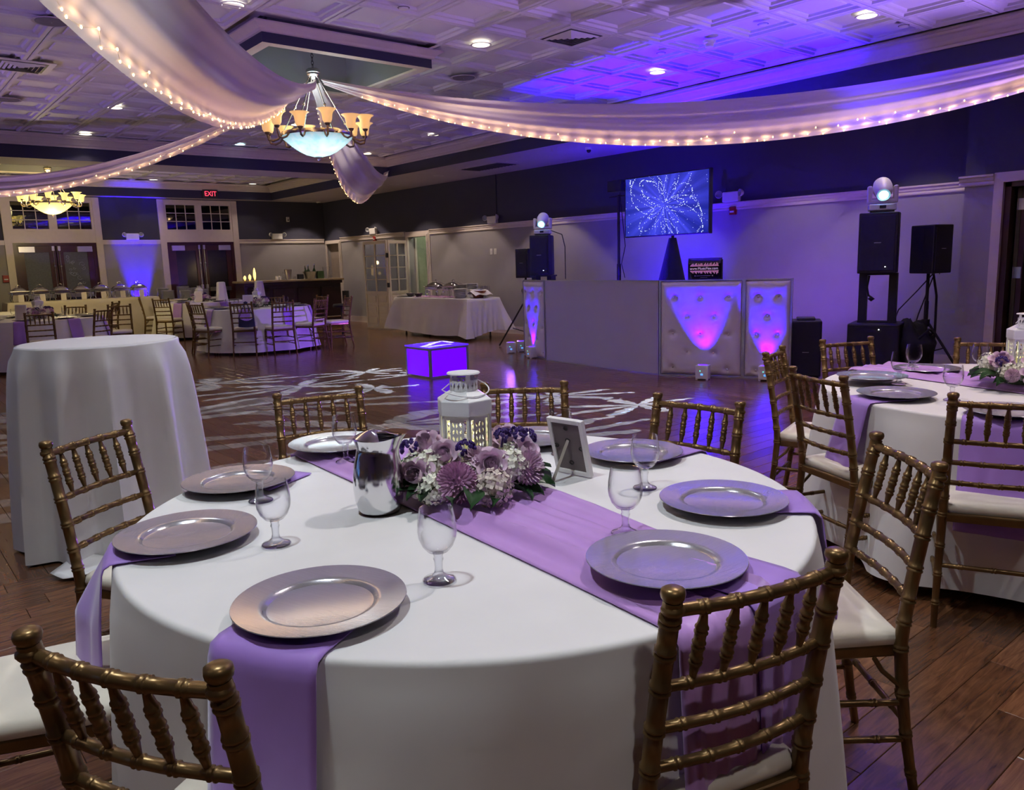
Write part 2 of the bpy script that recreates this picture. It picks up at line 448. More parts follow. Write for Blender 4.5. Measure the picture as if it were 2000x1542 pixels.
# ---- walls
WR = 2.09                                     # underside of the picture rail
def wallbox(name, lo, hi, parent=None):       # lo / hi: lists of boxes below and above the rail
    a = MB()
    for b in lo: a.box(*b)
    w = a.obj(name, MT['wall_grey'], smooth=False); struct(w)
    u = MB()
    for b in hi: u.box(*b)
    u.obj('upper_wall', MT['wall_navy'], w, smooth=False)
    return w
ZC = ZT+0.15
D1, D2 = (19.30, 20.02, 2.05), (15.15, 15.92, 2.06)
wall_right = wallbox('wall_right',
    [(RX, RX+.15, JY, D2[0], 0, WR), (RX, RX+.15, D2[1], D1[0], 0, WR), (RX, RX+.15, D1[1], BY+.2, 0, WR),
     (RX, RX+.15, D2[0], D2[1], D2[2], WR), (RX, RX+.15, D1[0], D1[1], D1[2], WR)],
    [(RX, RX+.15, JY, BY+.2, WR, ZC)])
DJ0, DJ1, DJT = 2.25, 3.249, 2.10
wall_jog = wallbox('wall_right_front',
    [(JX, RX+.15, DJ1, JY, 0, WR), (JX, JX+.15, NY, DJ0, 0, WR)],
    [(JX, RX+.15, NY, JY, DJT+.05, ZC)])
XB = [(NX, 2.74), (4.62, 5.92), (7.78, RX+.15)]
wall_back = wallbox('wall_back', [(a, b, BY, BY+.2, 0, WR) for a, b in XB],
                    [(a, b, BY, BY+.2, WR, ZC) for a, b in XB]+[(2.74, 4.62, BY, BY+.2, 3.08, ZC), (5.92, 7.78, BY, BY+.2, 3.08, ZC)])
wallbox('wall_left', [(NX-.15, NX, NY, BY+.2, 0, WR)], [(NX-.15, NX, NY, BY+.2, WR, ZC)])
wallbox('wall_near', [(NX, JX+.15, NY-.15, NY, 0, WR)], [(NX, JX+.15, NY-.15, NY, WR, ZC)])

# picture rail, baseboards
def rail_x(x, y0, y1, name):      # rail on a wall facing -x
    b = MB(); prof = [(0,2.085),(-.022,2.085),(-.026,2.10),(-.018,2.125),(-.03,2.135),(-.034,2.165),(-.05,2.175),(-.05,2.195),(0,2.195)]
    n = len(prof); vs = [(x+d, y0, z) for d, z in prof]+[(x+d, y1, z) for d, z in prof]
    b.add(vs, [(i, (i+1) % n, n+(i+1) % n, n+i) for i in range(n)]+[tuple(range(n)), tuple(range(2*n-1, n-1, -1))])
    return struct(b.obj(name, MT['trim'], smooth=False))
def rail_y(y, x0, x1, name):
    b = MB(); b.box(x0, x1, y-.03, y, 2.09, 2.165); b.box(x0, x1, y-.045, y, 2.165, 2.19)
    return struct(b.obj(name, MT['trim'], smooth=False))
rail_x(RX, JY, D2[0]-.13, 'trim_1'); rail_x(RX, D2[1]+.13, D1[0]-.1, 'trim_2'); rail_x(JX, DJ1+.105, JY+.05, 'trim_3')
rail_y(BY, 4.62, 5.92, 'trim_4'); rail_y(BY, 7.78, RX-.05, 'trim_5'); rail_y(BY, NX, 2.74, 'trim_6')
def base_x(x, y0, y1, n): return struct(MB().box(x-.018, x, y0, y1, 0, .15).box(x-.028, x, y0, y1, 0, .02).obj(n, MT['trim'], smooth=False))
base_x(RX, JY, D2[0]-.13, 'baseboard_right'); base_x(RX, D2[1]+.13, D1[0]-.1, 'baseboard_right_rear')
struct(MB().box(4.62, 5.92, BY-.018, BY, 0, .15).obj('baseboard_back', MT['trim'], smooth=False))
base_x(JX, DJ1+.105, JY, 'baseboard_right_front')

# door casings on the right wall and what is seen through them
def casing_x(name, x, y0, y1, zt, w=.12, steps=3):
    b = MB(); st = w/steps
    for i in range(steps):
        d = .018+.012*i; a = w*(1-i/steps)
        b.box(x-d, x, y0-a, y0-a+st, 0, zt+a); b.box(x-d, x, y1+a-st, y1+a, 0, zt+a)
        b.box(x-d, x, y0-a+st, y1+a-st, zt+a-st, zt+a)
    return struct(b.obj(name, MT['trim'], smooth=False))
casing_x('trim_7', RX, D1[0], D1[1]-.02, D1[2]-.0, .09); casing_x('trim_8', RX, D2[0], D2[1], D2[2])
casing_x('trim_9', JX, DJ0, DJ1, DJT, .105, 4)
# rear doorway: closed panel; middle doorway: passage with a pale green wall
d = MB().box(RX+.10, RX+.14, D1[0], D1[1], 0, D1[2]).obj('door_3', MT['tan_wall'], smooth=False); struct(d)
MB().box(RX+.085, RX+.10, D1[0]+.12, D1[1]-.12, .25, 1.75).obj('door_panel', MT['tan_wall'], d, smooth=False)
pw = MB().box(RX+1.35, RX+1.45, D2[0]-1.2, D2[1]+2.4, 0, 2.6).box(RX+.15, RX+1.45, D2[1]+.02, D2[1]+.1, 0, 2.6).box(RX+.15, RX+1.45, D2[0]-1.2, D2[0]-1.1, 0, 2.6).box(RX+.15, RX+1.45, D2[0]-1.2, D2[1]+2.4, 2.5, 2.6)
struct(pw.obj('wall_passage', MT['green_wall'], smooth=False))
lamp('passage_light', 'POINT', (RX+.7, D2[0]-.2, 2.35), 9, (0.95, 1.0, 0.75), size=.12)
MB().box(RX+.15, RX+.20, D2[1]-.03, D2[1]+.02, 0, 2.05).obj('trim_10', MT['trim'], smooth=False)['kind'] = 'structure'
# nearest doorway: dark frame, open door leaf with hinges, olive room beyond
df = MB().box(JX+.005, JX+.15, DJ1-.06, DJ1, 0, DJT).box(JX+.005, JX+.15, DJ0, DJ1, DJT-.05, DJT)
d5 = struct(df.obj('door_4', MT['mahogany'], smooth=False))
lf = MB().box(JX+.15, JX+.95, DJ1-.17, DJ1-.12, .01, DJT-.06).obj('door_leaf', MT['mahogany'], d5, smooth=False)
MB().box(JX+.15, JX+.17, DJ1-.115, DJ1-.075, .01, DJT-.06).obj('jamb_strip', MT['olive_wall'], d5, smooth=False)
for z in (.25, 1.15, 1.87):
    MB().box(JX+.145, JX+.155, DJ1-.16, DJ1-.08, z-.06, z+.06).tube([(JX+.14, DJ1-.085, z-.06), (JX+.14, DJ1-.085, z+.06)], .008).obj('hinge', MT['steel_dull'], lf, smooth=False)
struct(MB().box(JX+1.2, JX+1.3, DJ0-2, DJ1+.3, 0, 2.6).box(JX+.15, JX+1.3, DJ0-2, DJ0-1.9, 0, 2.6).box(JX+.15, JX+1.3, DJ0-2, DJ1+.3, 2.5, 2.6).obj('wall_side_room', MT['olive_wall'], smooth=False))

# ---- back wall doors and transom windows
def double_door(idx, x0, x1, glassmat, scroll):
    z1 = 2.13
    cz = MB()
    cz.box(x0-.14, x0, BY-.04, BY, 0, 3.13).box(x1, x1+.14, BY-.04, BY, 0, 3.13).box(x0+.001, x1-.001, BY-.035, BY+.05, z1, 2.379).box(x0+.001, x1-.001, BY-.035, BY+.05, 3.061, 3.13)
    struct(cz.obj('trim_%d' % (20+idx), MT['trim'], smooth=False))
    door = MB().box(x0, x0+.07, BY-.01, BY+.12, 0, z1).box(x1-.07, x1, BY-.01, BY+.12, 0, z1).box(x0+.07, x1-.07, BY-.01, BY+.12, z1-.06, z1).obj('door_%d' % idx, MT['mahogany'], smooth=False); struct(door)
    xm = (x0+x1)/2
    for k, (a, b) in enumerate(((x0+.07, xm-.01), (xm+.01, x1-.07))):
        st = .13
        lf = MB().box(a, a+st, BY+.01, BY+.06, .01, z1-.065).box(b-st, b, BY+.01, BY+.06, .01, z1-.065).box(a+st, b-st, BY+.01, BY+.06, z1-.2, z1-.065).box(a+st, b-st, BY+.01, BY+.06, .01, .3).obj('door_leaf', MT['mahogany'], door, smooth=False)
        MB().box(a+st, b-st, BY+.03, BY+.04, .3, z1-.2).obj('glass_pane', glassmat, lf, smooth=False)
        MB().box(a+st-.03, b-st+.03, BY-.07, BY-.03, .93, 1.03).box(a+st-.03, a+st+.02, BY-.04, BY+.01, .94, 1.02).box(b-st-.02, b-st+.03, BY-.04, BY+.01, .94, 1.02).obj('push_bar', MT['steel_dull'], lf, smooth=False)
        xr = b-.05 if k == 0 else a+.05
        MB().tube([(xr, BY-.015, .95), (xr, BY-.015, z1-.09)], .008, 6).box(xr-.03, xr+.03, BY-.03, BY+.01, 1.0, 1.1).box(xr-.025, xr+.025, BY-.03, BY+.01, z1-.17, z1-.07).sphere(.022, (xr, BY-.015, 1.62)).obj('latch_rod', MT['steel_dull'], lf)
        cl = (a+.03, a+.33) if k == 0 else (b-.33, b-.03)
        MB().box(cl[0], cl[1], BY-.05, BY+.01, z1-.2, z1-.08).obj('door_closer', MT['aluminium'], lf, smooth=False)
        if scroll and k == 1:
            sc = MB(); rs = random.Random(5)
            for i in range(16):
                cx = a+st+.06+rs.random()*.34; cz_ = 1.9-rs.random()*.75*(0.35+ (cx-a-st)/.45)
                r0 = .03+rs.random()*.04; ph = rs.random()*6; dr = rs.choice((-1, 1))
                sc.tube([(cx+r0*(1-t/14)*math.cos(ph+dr*t*.55), BY+.025, cz_+r0*(1-t/14)*math.sin(ph+dr*t*.55)) for t in range(13)], .004, 4)
            sc.obj('frosted_scroll', MT['etched'], lf)
    win = MB()
    for a, b in ((x0, xm-.03), (xm+.03, x1)):
        win.box(a, a+.05, BY-.02, BY+.05, 2.38, 3.06).box(b-.05, b, BY-.02, BY+.05, 2.38, 3.06).box(a+.05, b-.05, BY-.02, BY+.05, 2.38, 2.43).box(a+.05, b-.05, BY-.02, BY+.05, 3.01, 3.06)
    win.box(xm-.03, xm+.03, BY-.025, BY+.05, 2.38, 3.06)
    win = struct(win.obj('window_%d' % idx, MT['trim'], smooth=False))
    for a, b in ((x0+.05, xm-.08), (xm+.08, x1-.05)):
        w = (b-a)/3; h = (3.01-2.43)/3
        for i in range(1, 3):
            MB().box(a+i*w-.008, a+i*w+.008, BY-.012, BY+.03, 2.43, 3.01).obj('muntin', MT['trim'], win, smooth=False)
            MB().box(a, b, BY-.012, BY+.03, 2.43+i*h-.008, 2.43+i*h+.008).obj('muntin', MT['trim'], win, smooth=False)
        for i in range(3):
            for j in range(3):
                MB().box(a+i*w+.008, a+(i+1)*w-.008, BY+.01, BY+.016, 2.43+j*h+.008, 2.43+(j+1)*h-.008).obj('pane', MT['dark_pane'], win, smooth=False)
    struct(MB().box(x0-.1, x1+.1, BY+.9, BY+1.0, 0, 3.3).obj('wall_lobby_%d' % idx, MT['wall_navy'], smooth=False))
mat('etched', (0.40, 0.42, 0.62), 0.7)
mat('frost_blue', (0.11, 0.118, 0.16), 0.55, var=0.15, scale=30)
mat('dark_glass', (0.018, 0.016, 0.022), 0.25)
double_door(1, 2.86, 4.50, MT['frost_blue'], True)
double_door(2, 6.04, 7.66, MT['dark_glass'], False)

# ---- ceiling: soffit ring, upper slab, trays, tiles
ce = MB()
z0, z1 = ZS, ZT+.12
for (a, b, c, d) in ((NX-.1, RX+.2, NY-.1, U0), (NX-.1, T0, U0, U1), (T1, RX+.2, U0, U1), (NX-.1, RX+.2, U1, W0), (NX-.1, V0, W0, W1), (V1, RX+.2, W0, W1), (NX-.1, RX+.2, W1, BY+.2)):
    ce.box(a, b, c, d, z0, z1)
BX0, BX1, BY0_, BY1_ = 3.01, 4.76, 6.85, 8.50     # dropped coffer round the near chandelier
C2X0, C2X1, C2Y0, C2Y1 = 2.23, 3.99, 16.05, 17.75
def slab_with_hole(x0, x1, y0, y1, hx0, hx1, hy0, hy1):
    ce.box(x0, hx0, y0, y1, ZT+.05, ZT+.12); ce.box(hx1, x1, y0, y1, ZT+.05, ZT+.12)
    ce.box(hx0, hx1, y0, hy0, ZT+.05, ZT+.12); ce.box(hx0, hx1, hy1, y1, ZT+.05, ZT+.12)
slab_with_hole(T0, T1, U0, U1, BX0, BX1, BY0_, BY1_); slab_with_hole(V0, V1, W0, W1, C2X0, C2X1, C2Y0, C2Y1)
ceiling = struct(ce.obj('ceiling', MT['soffit_paint'], smooth=False))
def sweep_rect(prof, x0, x1, y0, y1, sgn):     # prof: (distance inward, z); sgn=+1 inward, -1 outward
    b = MB(); n = len(prof); vs = []
    for d_, z in prof:
        d_ *= sgn; vs += [(x0+d_, y0+d_, z), (x1-d_, y0+d_, z), (x1-d_, y1-d_, z), (x0+d_, y1-d_, z)]
    fs = []
    for i in range(n-1):
        for k in range(4):
            q = (i*4+k, i*4+(k+1) % 4, (i+1)*4+(k+1) % 4, (i+1)*4+k)
            fs.append(q if sgn > 0 else q[::-1])
    return b.add(vs, fs)
CROWN = [(.004, ZF-.005), (.022, ZF-.005), (.026, ZF+.02), (.040, ZF+.03), (.060, ZF+.06), (.095, ZF+.10), (.115, ZF+.112), (.120, ZF+.135), (.140, ZF+.14), (.140, ZT+.0)]
for n_, rc in ((30, (T0, T1, U0, U1)), (31, (V0, V1, W0, W1))):
    struct(sweep_rect(CROWN, *rc, 1).obj('trim_%d' % n_, MT['trim'], smooth=False))
    struct(sweep_rect([(0, ZS-.002), (.003, ZS-.002), (.003, ZF)], *rc, 1).obj('trim_%d' % (n_+2), MT['fascia_navy'], smooth=False))
TP = 0.605; TX0, TY0 = 5.275, 5.39
def tile_mesh():
    b = MB(); rings = []
    h = TP/2-.003
    for d_, z in ((0, .004), (.006, 0), (.040, 0), (.050, .022), (.085, .022), (.095, .044), (.125, .044), (.132, .032)):
        q = h-d_; rings.append([(-q,-q,z), (q,-q,z), (q,q,z), (-q,q,z)])
    vs = [v for r in rings for v in r]; fs = []
    for i in range(len(rings)-1):
        for k in range(4): fs.append((i*4+(k+1) % 4, i*4+k, (i+1)*4+k, (i+1)*4+(k+1) % 4))
    k = (len(rings)-1)*4; fs.append((k+3, k+2, k+1, k))
    return b.add(vs, fs)
tme = tile_mesh().mesh('ceiling_tile', False); tme.materials.append(MT['tile_paint'])
tiles = []
for i in range(-12, 8):
    for j in range(-9, 16):
        x = TX0+(i+.5)*TP; y = TY0+(j+.5)*TP
        if T0+.02 < x < T1-.02 and U0+.02 < y < U1-.02 and not (BX0+.05 < x < BX1-.05 and BY0_+.05 < y < BY1_-.05): tiles.append((x, y))
tr = MB(); tb = tile_mesh()
near = sorted((t for t in tiles if in_view(t[0], t[1], ZT, 40)), key=lambda t: to_px(*t, ZT)[2])[:290]
ns = set(near)
for t in near: mobj('ceiling_tile', tme, None, ceiling, (t[0], t[1], ZT))
for t in tiles:
    if t not in ns: tr.add(tb.v, tb.f, M4((t[0], t[1], ZT)))
for i in range(-14, 8):
    for j in range(15, 27):
        x = TX0+(i+.5)*TP; y = TY0+(j+.5)*TP
        if V0+.02 < x < V1-.02 and W0+.02 < y < W1-.02 and not (C2X0+.05 < x < C2X1-.05 and C2Y0+.05 < y < C2Y1-.05): tr.add(tb.v, tb.f, M4((x, y, ZT)))
o = tr.obj('ceiling_tile_field', MT['tile_paint'], ceiling, smooth=False); o['kind'] = 'stuff'

def coffer(name, x0, x1, y0, y1):
    zb = ZF
    root = sweep_rect([(0, ZT+.02), (0, zb)], x0, x1, y0, y1, -1).obj(name, MT['fascia_navy'], smooth=False); struct(root)
    sweep_rect([(.0, ZT-.075), (.02, ZT-.07), (.03, ZT-.05), (.075, ZT-.02), (.09, ZT-.012), (.09, ZT)], x0, x1, y0, y1, -1).obj('crown_moulding', MT['trim'], root, smooth=False)
    # underside lip and the lined recess above it
    sweep_rect([(0, zb), (.10, zb), (.10, zb+.02)], x0, x1, y0, y1, 1).obj('lip', MT['cream_paint'], root, smooth=False)
    r = sweep_rect([(.10, zb+.02), (.10, ZT+.50)], x0, x1, y0, y1, 1); r.box(x0, x1, y0, y1, ZT+.5, ZT+.55)
    r.obj('recess', MT['recess_grey'], root, smooth=False)
coffer('ceiling_coffer', BX0, BX1, BY0_, BY1_); coffer('ceiling_coffer_rear', C2X0, C2X1, C2Y0, C2Y1)

# ================================================================== LIGHTS IN THE CEILING
def recessed(x, y, z, label, kind='warm', power=None, r=.085, light=True, group=None, sc=(105, .7)):
    t = thing('recessed_light', label, 'ceiling light', (x, y, z), 0, group)
    MB().lathe([(r, .0), (r*1.18, -.004), (r*1.22, 0), (r*1.18, .003)], 28).obj('trim_ring', MT['white_paint'], t)
    MB().lathe([(0, .012), (r*.8, .012), (r, .0)], 28).obj('lens', MT['lens_cool' if kind == 'cool' else 'lens_warm'], t)
    if light:
        lamp('downlight', 'SPOT', (0, 0, -.02), power or P_DOWN, COOL if kind == 'cool' else {'neut': NEUT, 'icy': (0.84, 0.95, 1.0)}.get(kind, WARM), t, (0, 0, -1), .06, *sc).location = (0, 0, -.02)
    return t
TL = ZT-.0
SEEN = [(2.66, 6.56, 'recessed ceiling light left of the chandelier coffer, at the top edge of the picture', 'warm'),
 (5.03, 6.39, 'bright recessed light in the tiles just right of the chandelier coffer', 'warm'),
 (7.35, 3.72, 'recessed light nearest the top right corner, beside the crown moulding', 'warm'),
 (7.42, 6.19, 'recessed light in the deep blue patch of ceiling', 'warm'),
 (2.93, 11.3, 'recessed light between the two drapes left of the chandelier', 'warm'),
 (3.07, 13.60, 'recessed light by the tray edge above the left drape', 'warm'),
 (5.40, 13.50, 'bluish white recessed light at the tray edge left of the glowing chandelier bowl', 'cool'),
 (7.68, 11.1, 'recessed light in the violet tiles right of the chandelier', 'warm'),
 (7.82, 13.50, 'recessed light at the tray corner beside the rear drape', 'warm')]
for x, y, l, k in SEEN: recessed(x, y, ZT, l, k, 17)
FARL = [(5.55, 17.5, 'far tray recessed light, the second from the rear coffer', 'warm'), (5.68, 19.4, 'far tray recessed light just above the blue washed wall', 'warm'),
 (8.0, 19.4, 'far tray recessed light right of the exit sign', 'warm'), (7.95, 17.5, 'pale blue recessed light in the far tray', 'cool')]
for x, y, l, k in FARL: recessed(x, y, ZT, l, k, 14)
SOF = [(9.18, 10.9, 'soffit light above the dish table wall, nearest of the soffit row'), (9.30, 13.3, 'soffit light between the rear drape and the dark vent'),
 (9.38, 15.1, 'soffit light half hidden behind the tip of the rear drape'), (9.47, 17.4, 'soffit light just left of the rear drape'), (9.45, 19.4, 'soffit light in the far corner above the bar')]
for x, y, l in SOF: recessed(x, y, ZS, l, 'warm', 52, sc=(98, .25))
OUT = [(2.66, 3.9), (5.03, 3.9), (0.3, 3.9), (0.3, 6.5), (2.66, 1.5), (5.03, 1.5), (0.3, 1.5), (7.4, 1.5), (0.3, 11.3), (0.3, 8.9), (2.66, 9.0), (5.03, 9.0), (7.4, 9.0), (5.4, 11.3)]
OUTP = {(0.3, 3.9): (50, 'icy'), (2.66, 3.9): (95, 'icy'), (0.3, 1.5): (100, 'icy'), (2.66, 1.5): (90, 'neut'), (5.03, 1.5): (85, 'warm'), (5.03, 3.9): (60, 'warm'), (7.4, 1.5): (40, 'warm')}
for x, y in OUT:
    pw_, kd_ = OUTP.get((x, y), (20, 'neut'))
    recessed(x, y, ZT, 'recessed ceiling light beyond the top of the picture', kd_, pw_, group='recessed lights out of view')
for x, y in ((2.7, -.6), (.2, -.6), (-2.0, 1.6), (5.0, -.6)): recessed(x, y, ZS, 'added fill light in the soffit behind the viewer', 'neut', 38, group='added fill lights behind the viewer')  # added downlights that brighten the front of the table skirt
for x, y in ((9.2, 8.3), (9.2, 5.9), (9.35, 4.35)):
    recessed(x, y, ZS, 'soffit light hidden behind the long right drape', 'warm', 28, sc=(98, .25), group='soffit lights hidden by the drape')

# ================================================================== CHAIRS
def ring_tube(path_fn, length, r, rings, rr=None, n=8, taper=None, double=0.010):
    """points along a bamboo turned pole: doubled raised rings at the given fractions"""
    ts = set([0.0, 1.0])
    bumps = []
    for t in rings:
        for dd in ((-double/2, double/2) if double else (0,)):
            c = t + dd/length; bumps.append(c)
            for k in (-.0045, -.002, .002, .0045): ts.add(min(1, max(0, c+k/length)))
    for i in range(1, 8): ts.add(i/8)
    ts = sorted(ts); path = []; rad = []
    for t in ts:
        base = r*(taper(t) if taper else 1)
        w = 1.0
        for c in bumps:
            if abs(t-c)*length <= .0026: w = rr or 1.17
        path.append(path_fn(t)); rad.append(base*w)
    return path, rad
ZR = (.866, .722, .640, .560)         # back rails, from the top
def post_x(z): return .176 + .012*max(0, (.45-z))/.45 if z < .45 else .176-.004*(z-.45)/.45
def post_y(z):
    if z < .45: return -.055*((.45-z)/.45)**1.6
    return -.075*((z-.45)/.45)**1.25
HW = .171
def make_chair(label):
    t = thing('chiavari_chair', label, 'chair')
    for s in (-1, 1):
        b = MB(); L = .90
        pf = lambda q: Vector((s*post_x(q*.885), post_y(q*.885), q*.885))
        zr = [.09, .20, .31, .43, .50]+[ZR[3], ZR[2], ZR[1], .79, ZR[0]-.018]
        p, r_ = ring_tube(pf, .885, .0165, [z/.885 for z in zr], n=10, taper=lambda q: .72+.28*min(1, q*2.2))
        b.tube(p, r_, 10)
        top = pf(1.0)
        b.lathe([(0, -.012), (.0155, -.012), (.0195, -.006), (.0195, .0), (.0135, .004), (.013, .010), (.0185, .016), (.0205, .024), (.019, .031), (.012, .035), (0, .036)], 12, tuple(top-Vector((0, 0, .012))))
        b.obj('back_post', MT['gold'], t, ang=62)
    for s in (-1, 1):
        pf = lambda q: Vector((s*(.192-.004*q), .365-.012*q, q*.425))
        p, r_ = ring_tube(pf, .425, .0165, [z/.425 for z in (.09, .20, .31, .395)], taper=lambda q: .78+.22*q)
        MB().tube(p, r_, 8).obj('leg', MT['gold'], t, ang=62)
    for i, z in enumerate(ZR):
        w = post_x(z)
        pf = lambda q: Vector((w*(2*q-1), post_y(z)-.022*math.sin(PI*q)*(.8 if i else .9), z))
        rr = [.14, .32, .5, .68, .86] if i != 0 else [.16, .33, .5, .67, .84]
        p, r_ = ring_tube(pf, 2*w, .0115 if i == 0 else .0100, rr, rr=1.2)
        MB().tube(p, r_, 8).obj('back_rail', MT['gold'], t, ang=62)
    for k in range(5):
        q = (k+1)/6; w0, w1 = post_x(ZR[1]), post_x(ZR[0])
        a = Vector((w0*(2*q-1), post_y(ZR[1])-.022*math.sin(PI*q)*.8, ZR[1]+.008)); bq = Vector((w1*(2*q-1), post_y(ZR[0])-.022*math.sin(PI*q)*.9, ZR[0]-.008))
        pf = lambda u: a.lerp(bq, u)
        p, r_ = ring_tube(pf, .128, .0098, [.27, .5, .73], rr=1.2, taper=lambda u: .55+.45*min(1, min(u, 1-u)*4.2))
        MB().tube(p, r_, 8).obj('spindle', MT['gold'], t, ang=62)
    # seat frame
    def poly(g, yo=0): return [(-.176-g, -.012-yo), (.176+g, -.012-yo), (.195+g, .20), (.200+g, .34), (.188+g, .372), (.15, .388+g), (-.15, .388+g), (-.188-g, .372), (-.200-g, .34), (-.195-g, .20)]
    MB().prism(poly(-.004), .405, .438).obj('seat_frame', MT['gold'], t, smooth=False, bevel=.006)
    # cushion: rounded pad
    pl = [Vector((x, y, 0)) for x, y in poly(.0, -.014)]; c = Vector((0, .185, 0)); b = MB(); nn = 40; rows = []
    def outline(u):
        L = [(pl[(i+1) % len(pl)]-pl[i]).length for i in range(len(pl))]; tot = sum(L); d_ = (u % 1)*tot
        for i, l in enumerate(L):
            if d_ <= l: return pl[i].lerp(pl[(i+1) % len(pl)], d_/l)
            d_ -= l
        return pl[0]
    for sc, z in ((.97, .437), (1.0, .447), (1.005, .458), (.985, .470), (.93, .478), (.80, .484), (.5, .488)):
        rows.append([tuple(c+(outline(i/nn)-c)*sc+Vector((0, 0, z))) for i in range(nn)])
    vs = [v for r_ in rows for v in r_]; fs = []
    for i in range(len(rows)-1):
        for j in range(nn): fs.append((i*nn+j, i*nn+(j+1) % nn, (i+1)*nn+(j+1) % nn, (i+1)*nn+j))
    vs.append((0, .185, .489)); k = (len(rows)-1)*nn
    for j in range(nn): fs.append((k+j, k+(j+1) % nn, len(vs)-1))
    b.add(vs, fs).obj('cushion', MT['cushion'], t, ang=60)
    # stretchers
    def st(a, bb):
        a, bb = Vector(a), Vector(bb); p, r_ = ring_tube(lambda q: a.lerp(bb, q), (bb-a).length, .0090, [.2, .5, .8], rr=1.2)
        MB().tube(p, r_, 7).obj('stretcher', MT['gold'], t, ang=62)
    for s in (-1, 1):
        for z in (.285, .185): st((s*post_x(z), post_y(z), z), (s*.190, .360, z))
        a = Vector((s*.185, post_y(.33)+.005, .33)); MB().tube([a, a+Vector((0, .05, .045)), a+Vector((0, .07, .078))], .007, 6).obj('brace', MT['gold'], t, ang=62)
    for z in (.285, .185): st((-.190, .360, z-.0), (.190, .360, z))
    st((-post_x(.235), post_y(.235), .235), (post_x(.235), post_y(.235), .235))
    return t
G1 = 'gilt chairs round the nearest table'; G2 = 'gilt chairs round the table on the right'; G3 = 'gilt chairs round the far tables'
CH = []
def face(dx, dy): return math.atan2(-dx, dy)     # rotation that turns local +y towards (dx, dy)
def chair_at(mid, dirv, label, group):
    """mid = ground point under the top rail; dirv = facing direction"""
    l = math.hypot(*dirv); d_ = (dirv[0]/l, dirv[1]/l)
    loc = (mid[0]+d_[0]*.075, mid[1]+d_[1]*.075, 0); rz = face(*d_)
    if not CH:
        o = make_chair(label); o.location = loc; o.rotation_euler = (0, 0, rz); o['group'] = group; reg(o); CH.append(o); return o
    return dup(CH[0], loc, rz, label, group)
chair_at((.222, 1.141), (.87, .5), 'gilt bamboo style chair at the lower left corner, its back to the viewer', G1)
chair_at((1.094, .694), (.26, .96), 'gilt bamboo style chair in the right foreground, its back cutting across a silver charger', G1)
chair_at((.555, 2.88), (.57, -.82), 'gilt bamboo style chair in front of the tall cocktail table', G1)
chair_at((1.48, 3.07), (-.24, -.97), 'gilt bamboo style chair behind the steel pitcher, facing the viewer', G1)
chair_at((2.19, 2.56), (-.66, -.75), 'gilt bamboo style chair behind the white lantern', G1)
chair_at((2.352, 1.77), (-.985, -.1), 'gilt bamboo style chair behind the picture frame, blue glow showing through it', G1)
chair_at((2.09, .90), (-.76, .65), 'gilt bamboo style chair turned sideways at the far right of the near table', G1)
chair_at((.01, 2.13), (.93, -.30), 'gilt bamboo style chair cut off by the left edge, only seat and a leg showing', G1)
chair_at((3.86, 2.40), (.30, -.95), 'narrow edge-on gilt chair at the right table, nearest the tufted panels', G2)
chair_at((3.22, 1.79), (.92, -.40), 'gilt chair with a lit white cushion left of the right table', G2)
chair_at((4.60, 2.37), (-.40, -.92), 'gilt chair behind the right table in front of the black subwoofer', G2)
chair_at((5.02, 1.72), (-.93, -.37), 'gilt chair behind the right table in front of the doorway', G2)
chair_at((3.075, .985), (.90, .43), 'gilt chair at the right edge, its back in front of a violet napkin', G2)

# ================================================================== LINEN
def tablecloth(name, label, cx, cy, Rr, zt, zb, flare, amp, nf, seed, group=None, mt='linen', corner=False, ep=.75, pin=(), cusp=0):
    rs = random.Random(seed); ph = [rs.random()*6.28 for _ in range(5)]; k = [nf, nf*2+1, max(3, nf//2), nf+3, nf*3+2]; am = [1, .28, .55, .45, .12]
    NT = 180
    def fold(a):
        v = sum(am[i]*math.cos(k[i]*a+ph[i]) for i in range(5))/1.9
        if cusp: v = v*(1-cusp)+cusp*(1-2*abs(math.sin((nf*a+ph[0]+.6*math.sin(3*a+ph[1]))/2))**.7)
        return v
    def pinch(a):
        f = 1
        for q in pin:
            d_ = (a-R(q)+PI) % (2*PI)-PI; f *= 1-.92*math.exp(-(d_/R(13))**2)
        return f
    b = MB(); rows = []
    for r_ in (.0, .25, .5, .75, .92, .975): rows.append([(r_*Rr, 0.0, 0)]*NT)
    prof = []
    for i in range(7):
        a = PI/2*i/6; rc = .013; prof.append((Rr-rc+rc*math.sin(a), -rc+rc*math.cos(a), 0))
    rows += [[p_]*NT for p_ in prof]
    ND = 16
    for j in range(1, ND+1):
        t = j/ND; row = []; 
        for i in range(NT):
            a = 2*PI*i/NT; e = t**ep
            pk = pinch(a); row.append((Rr+.004*min(1, t*8)+(flare*t+amp*e*(fold(a)*.5+.5))*pk, -.013-t*(zt-zb-.013), 0))
        rows.append(row)
    vs = []
    for r_ in rows:
        for i in range(NT):
            a = 2*PI*i/NT; vs.append((r_[i][0]*math.cos(a), r_[i][0]*math.sin(a), zt+r_[i][1]))
    fs = []
    for i in range(len(rows)-1):
        for j in range(NT):
            j2 = (j+1) % NT
            if i == 0: 
                fs.append((i*NT, (i+1)*NT+j, (i+1)*NT+j2)) if False else fs.append((i*NT+j, (i+1)*NT+j, (i+1)*NT+j2, i*NT+j2))
            else: fs.append((i*NT+j, (i+1)*NT+j, (i+1)*NT+j2, i*NT+j2))
    b.add(vs, fs)
    o = b.obj(name, MT[mt], loc=(cx, cy, 0), ang=80); tag(o, label, 'tablecloth', group)
    return o
ZTB = .76
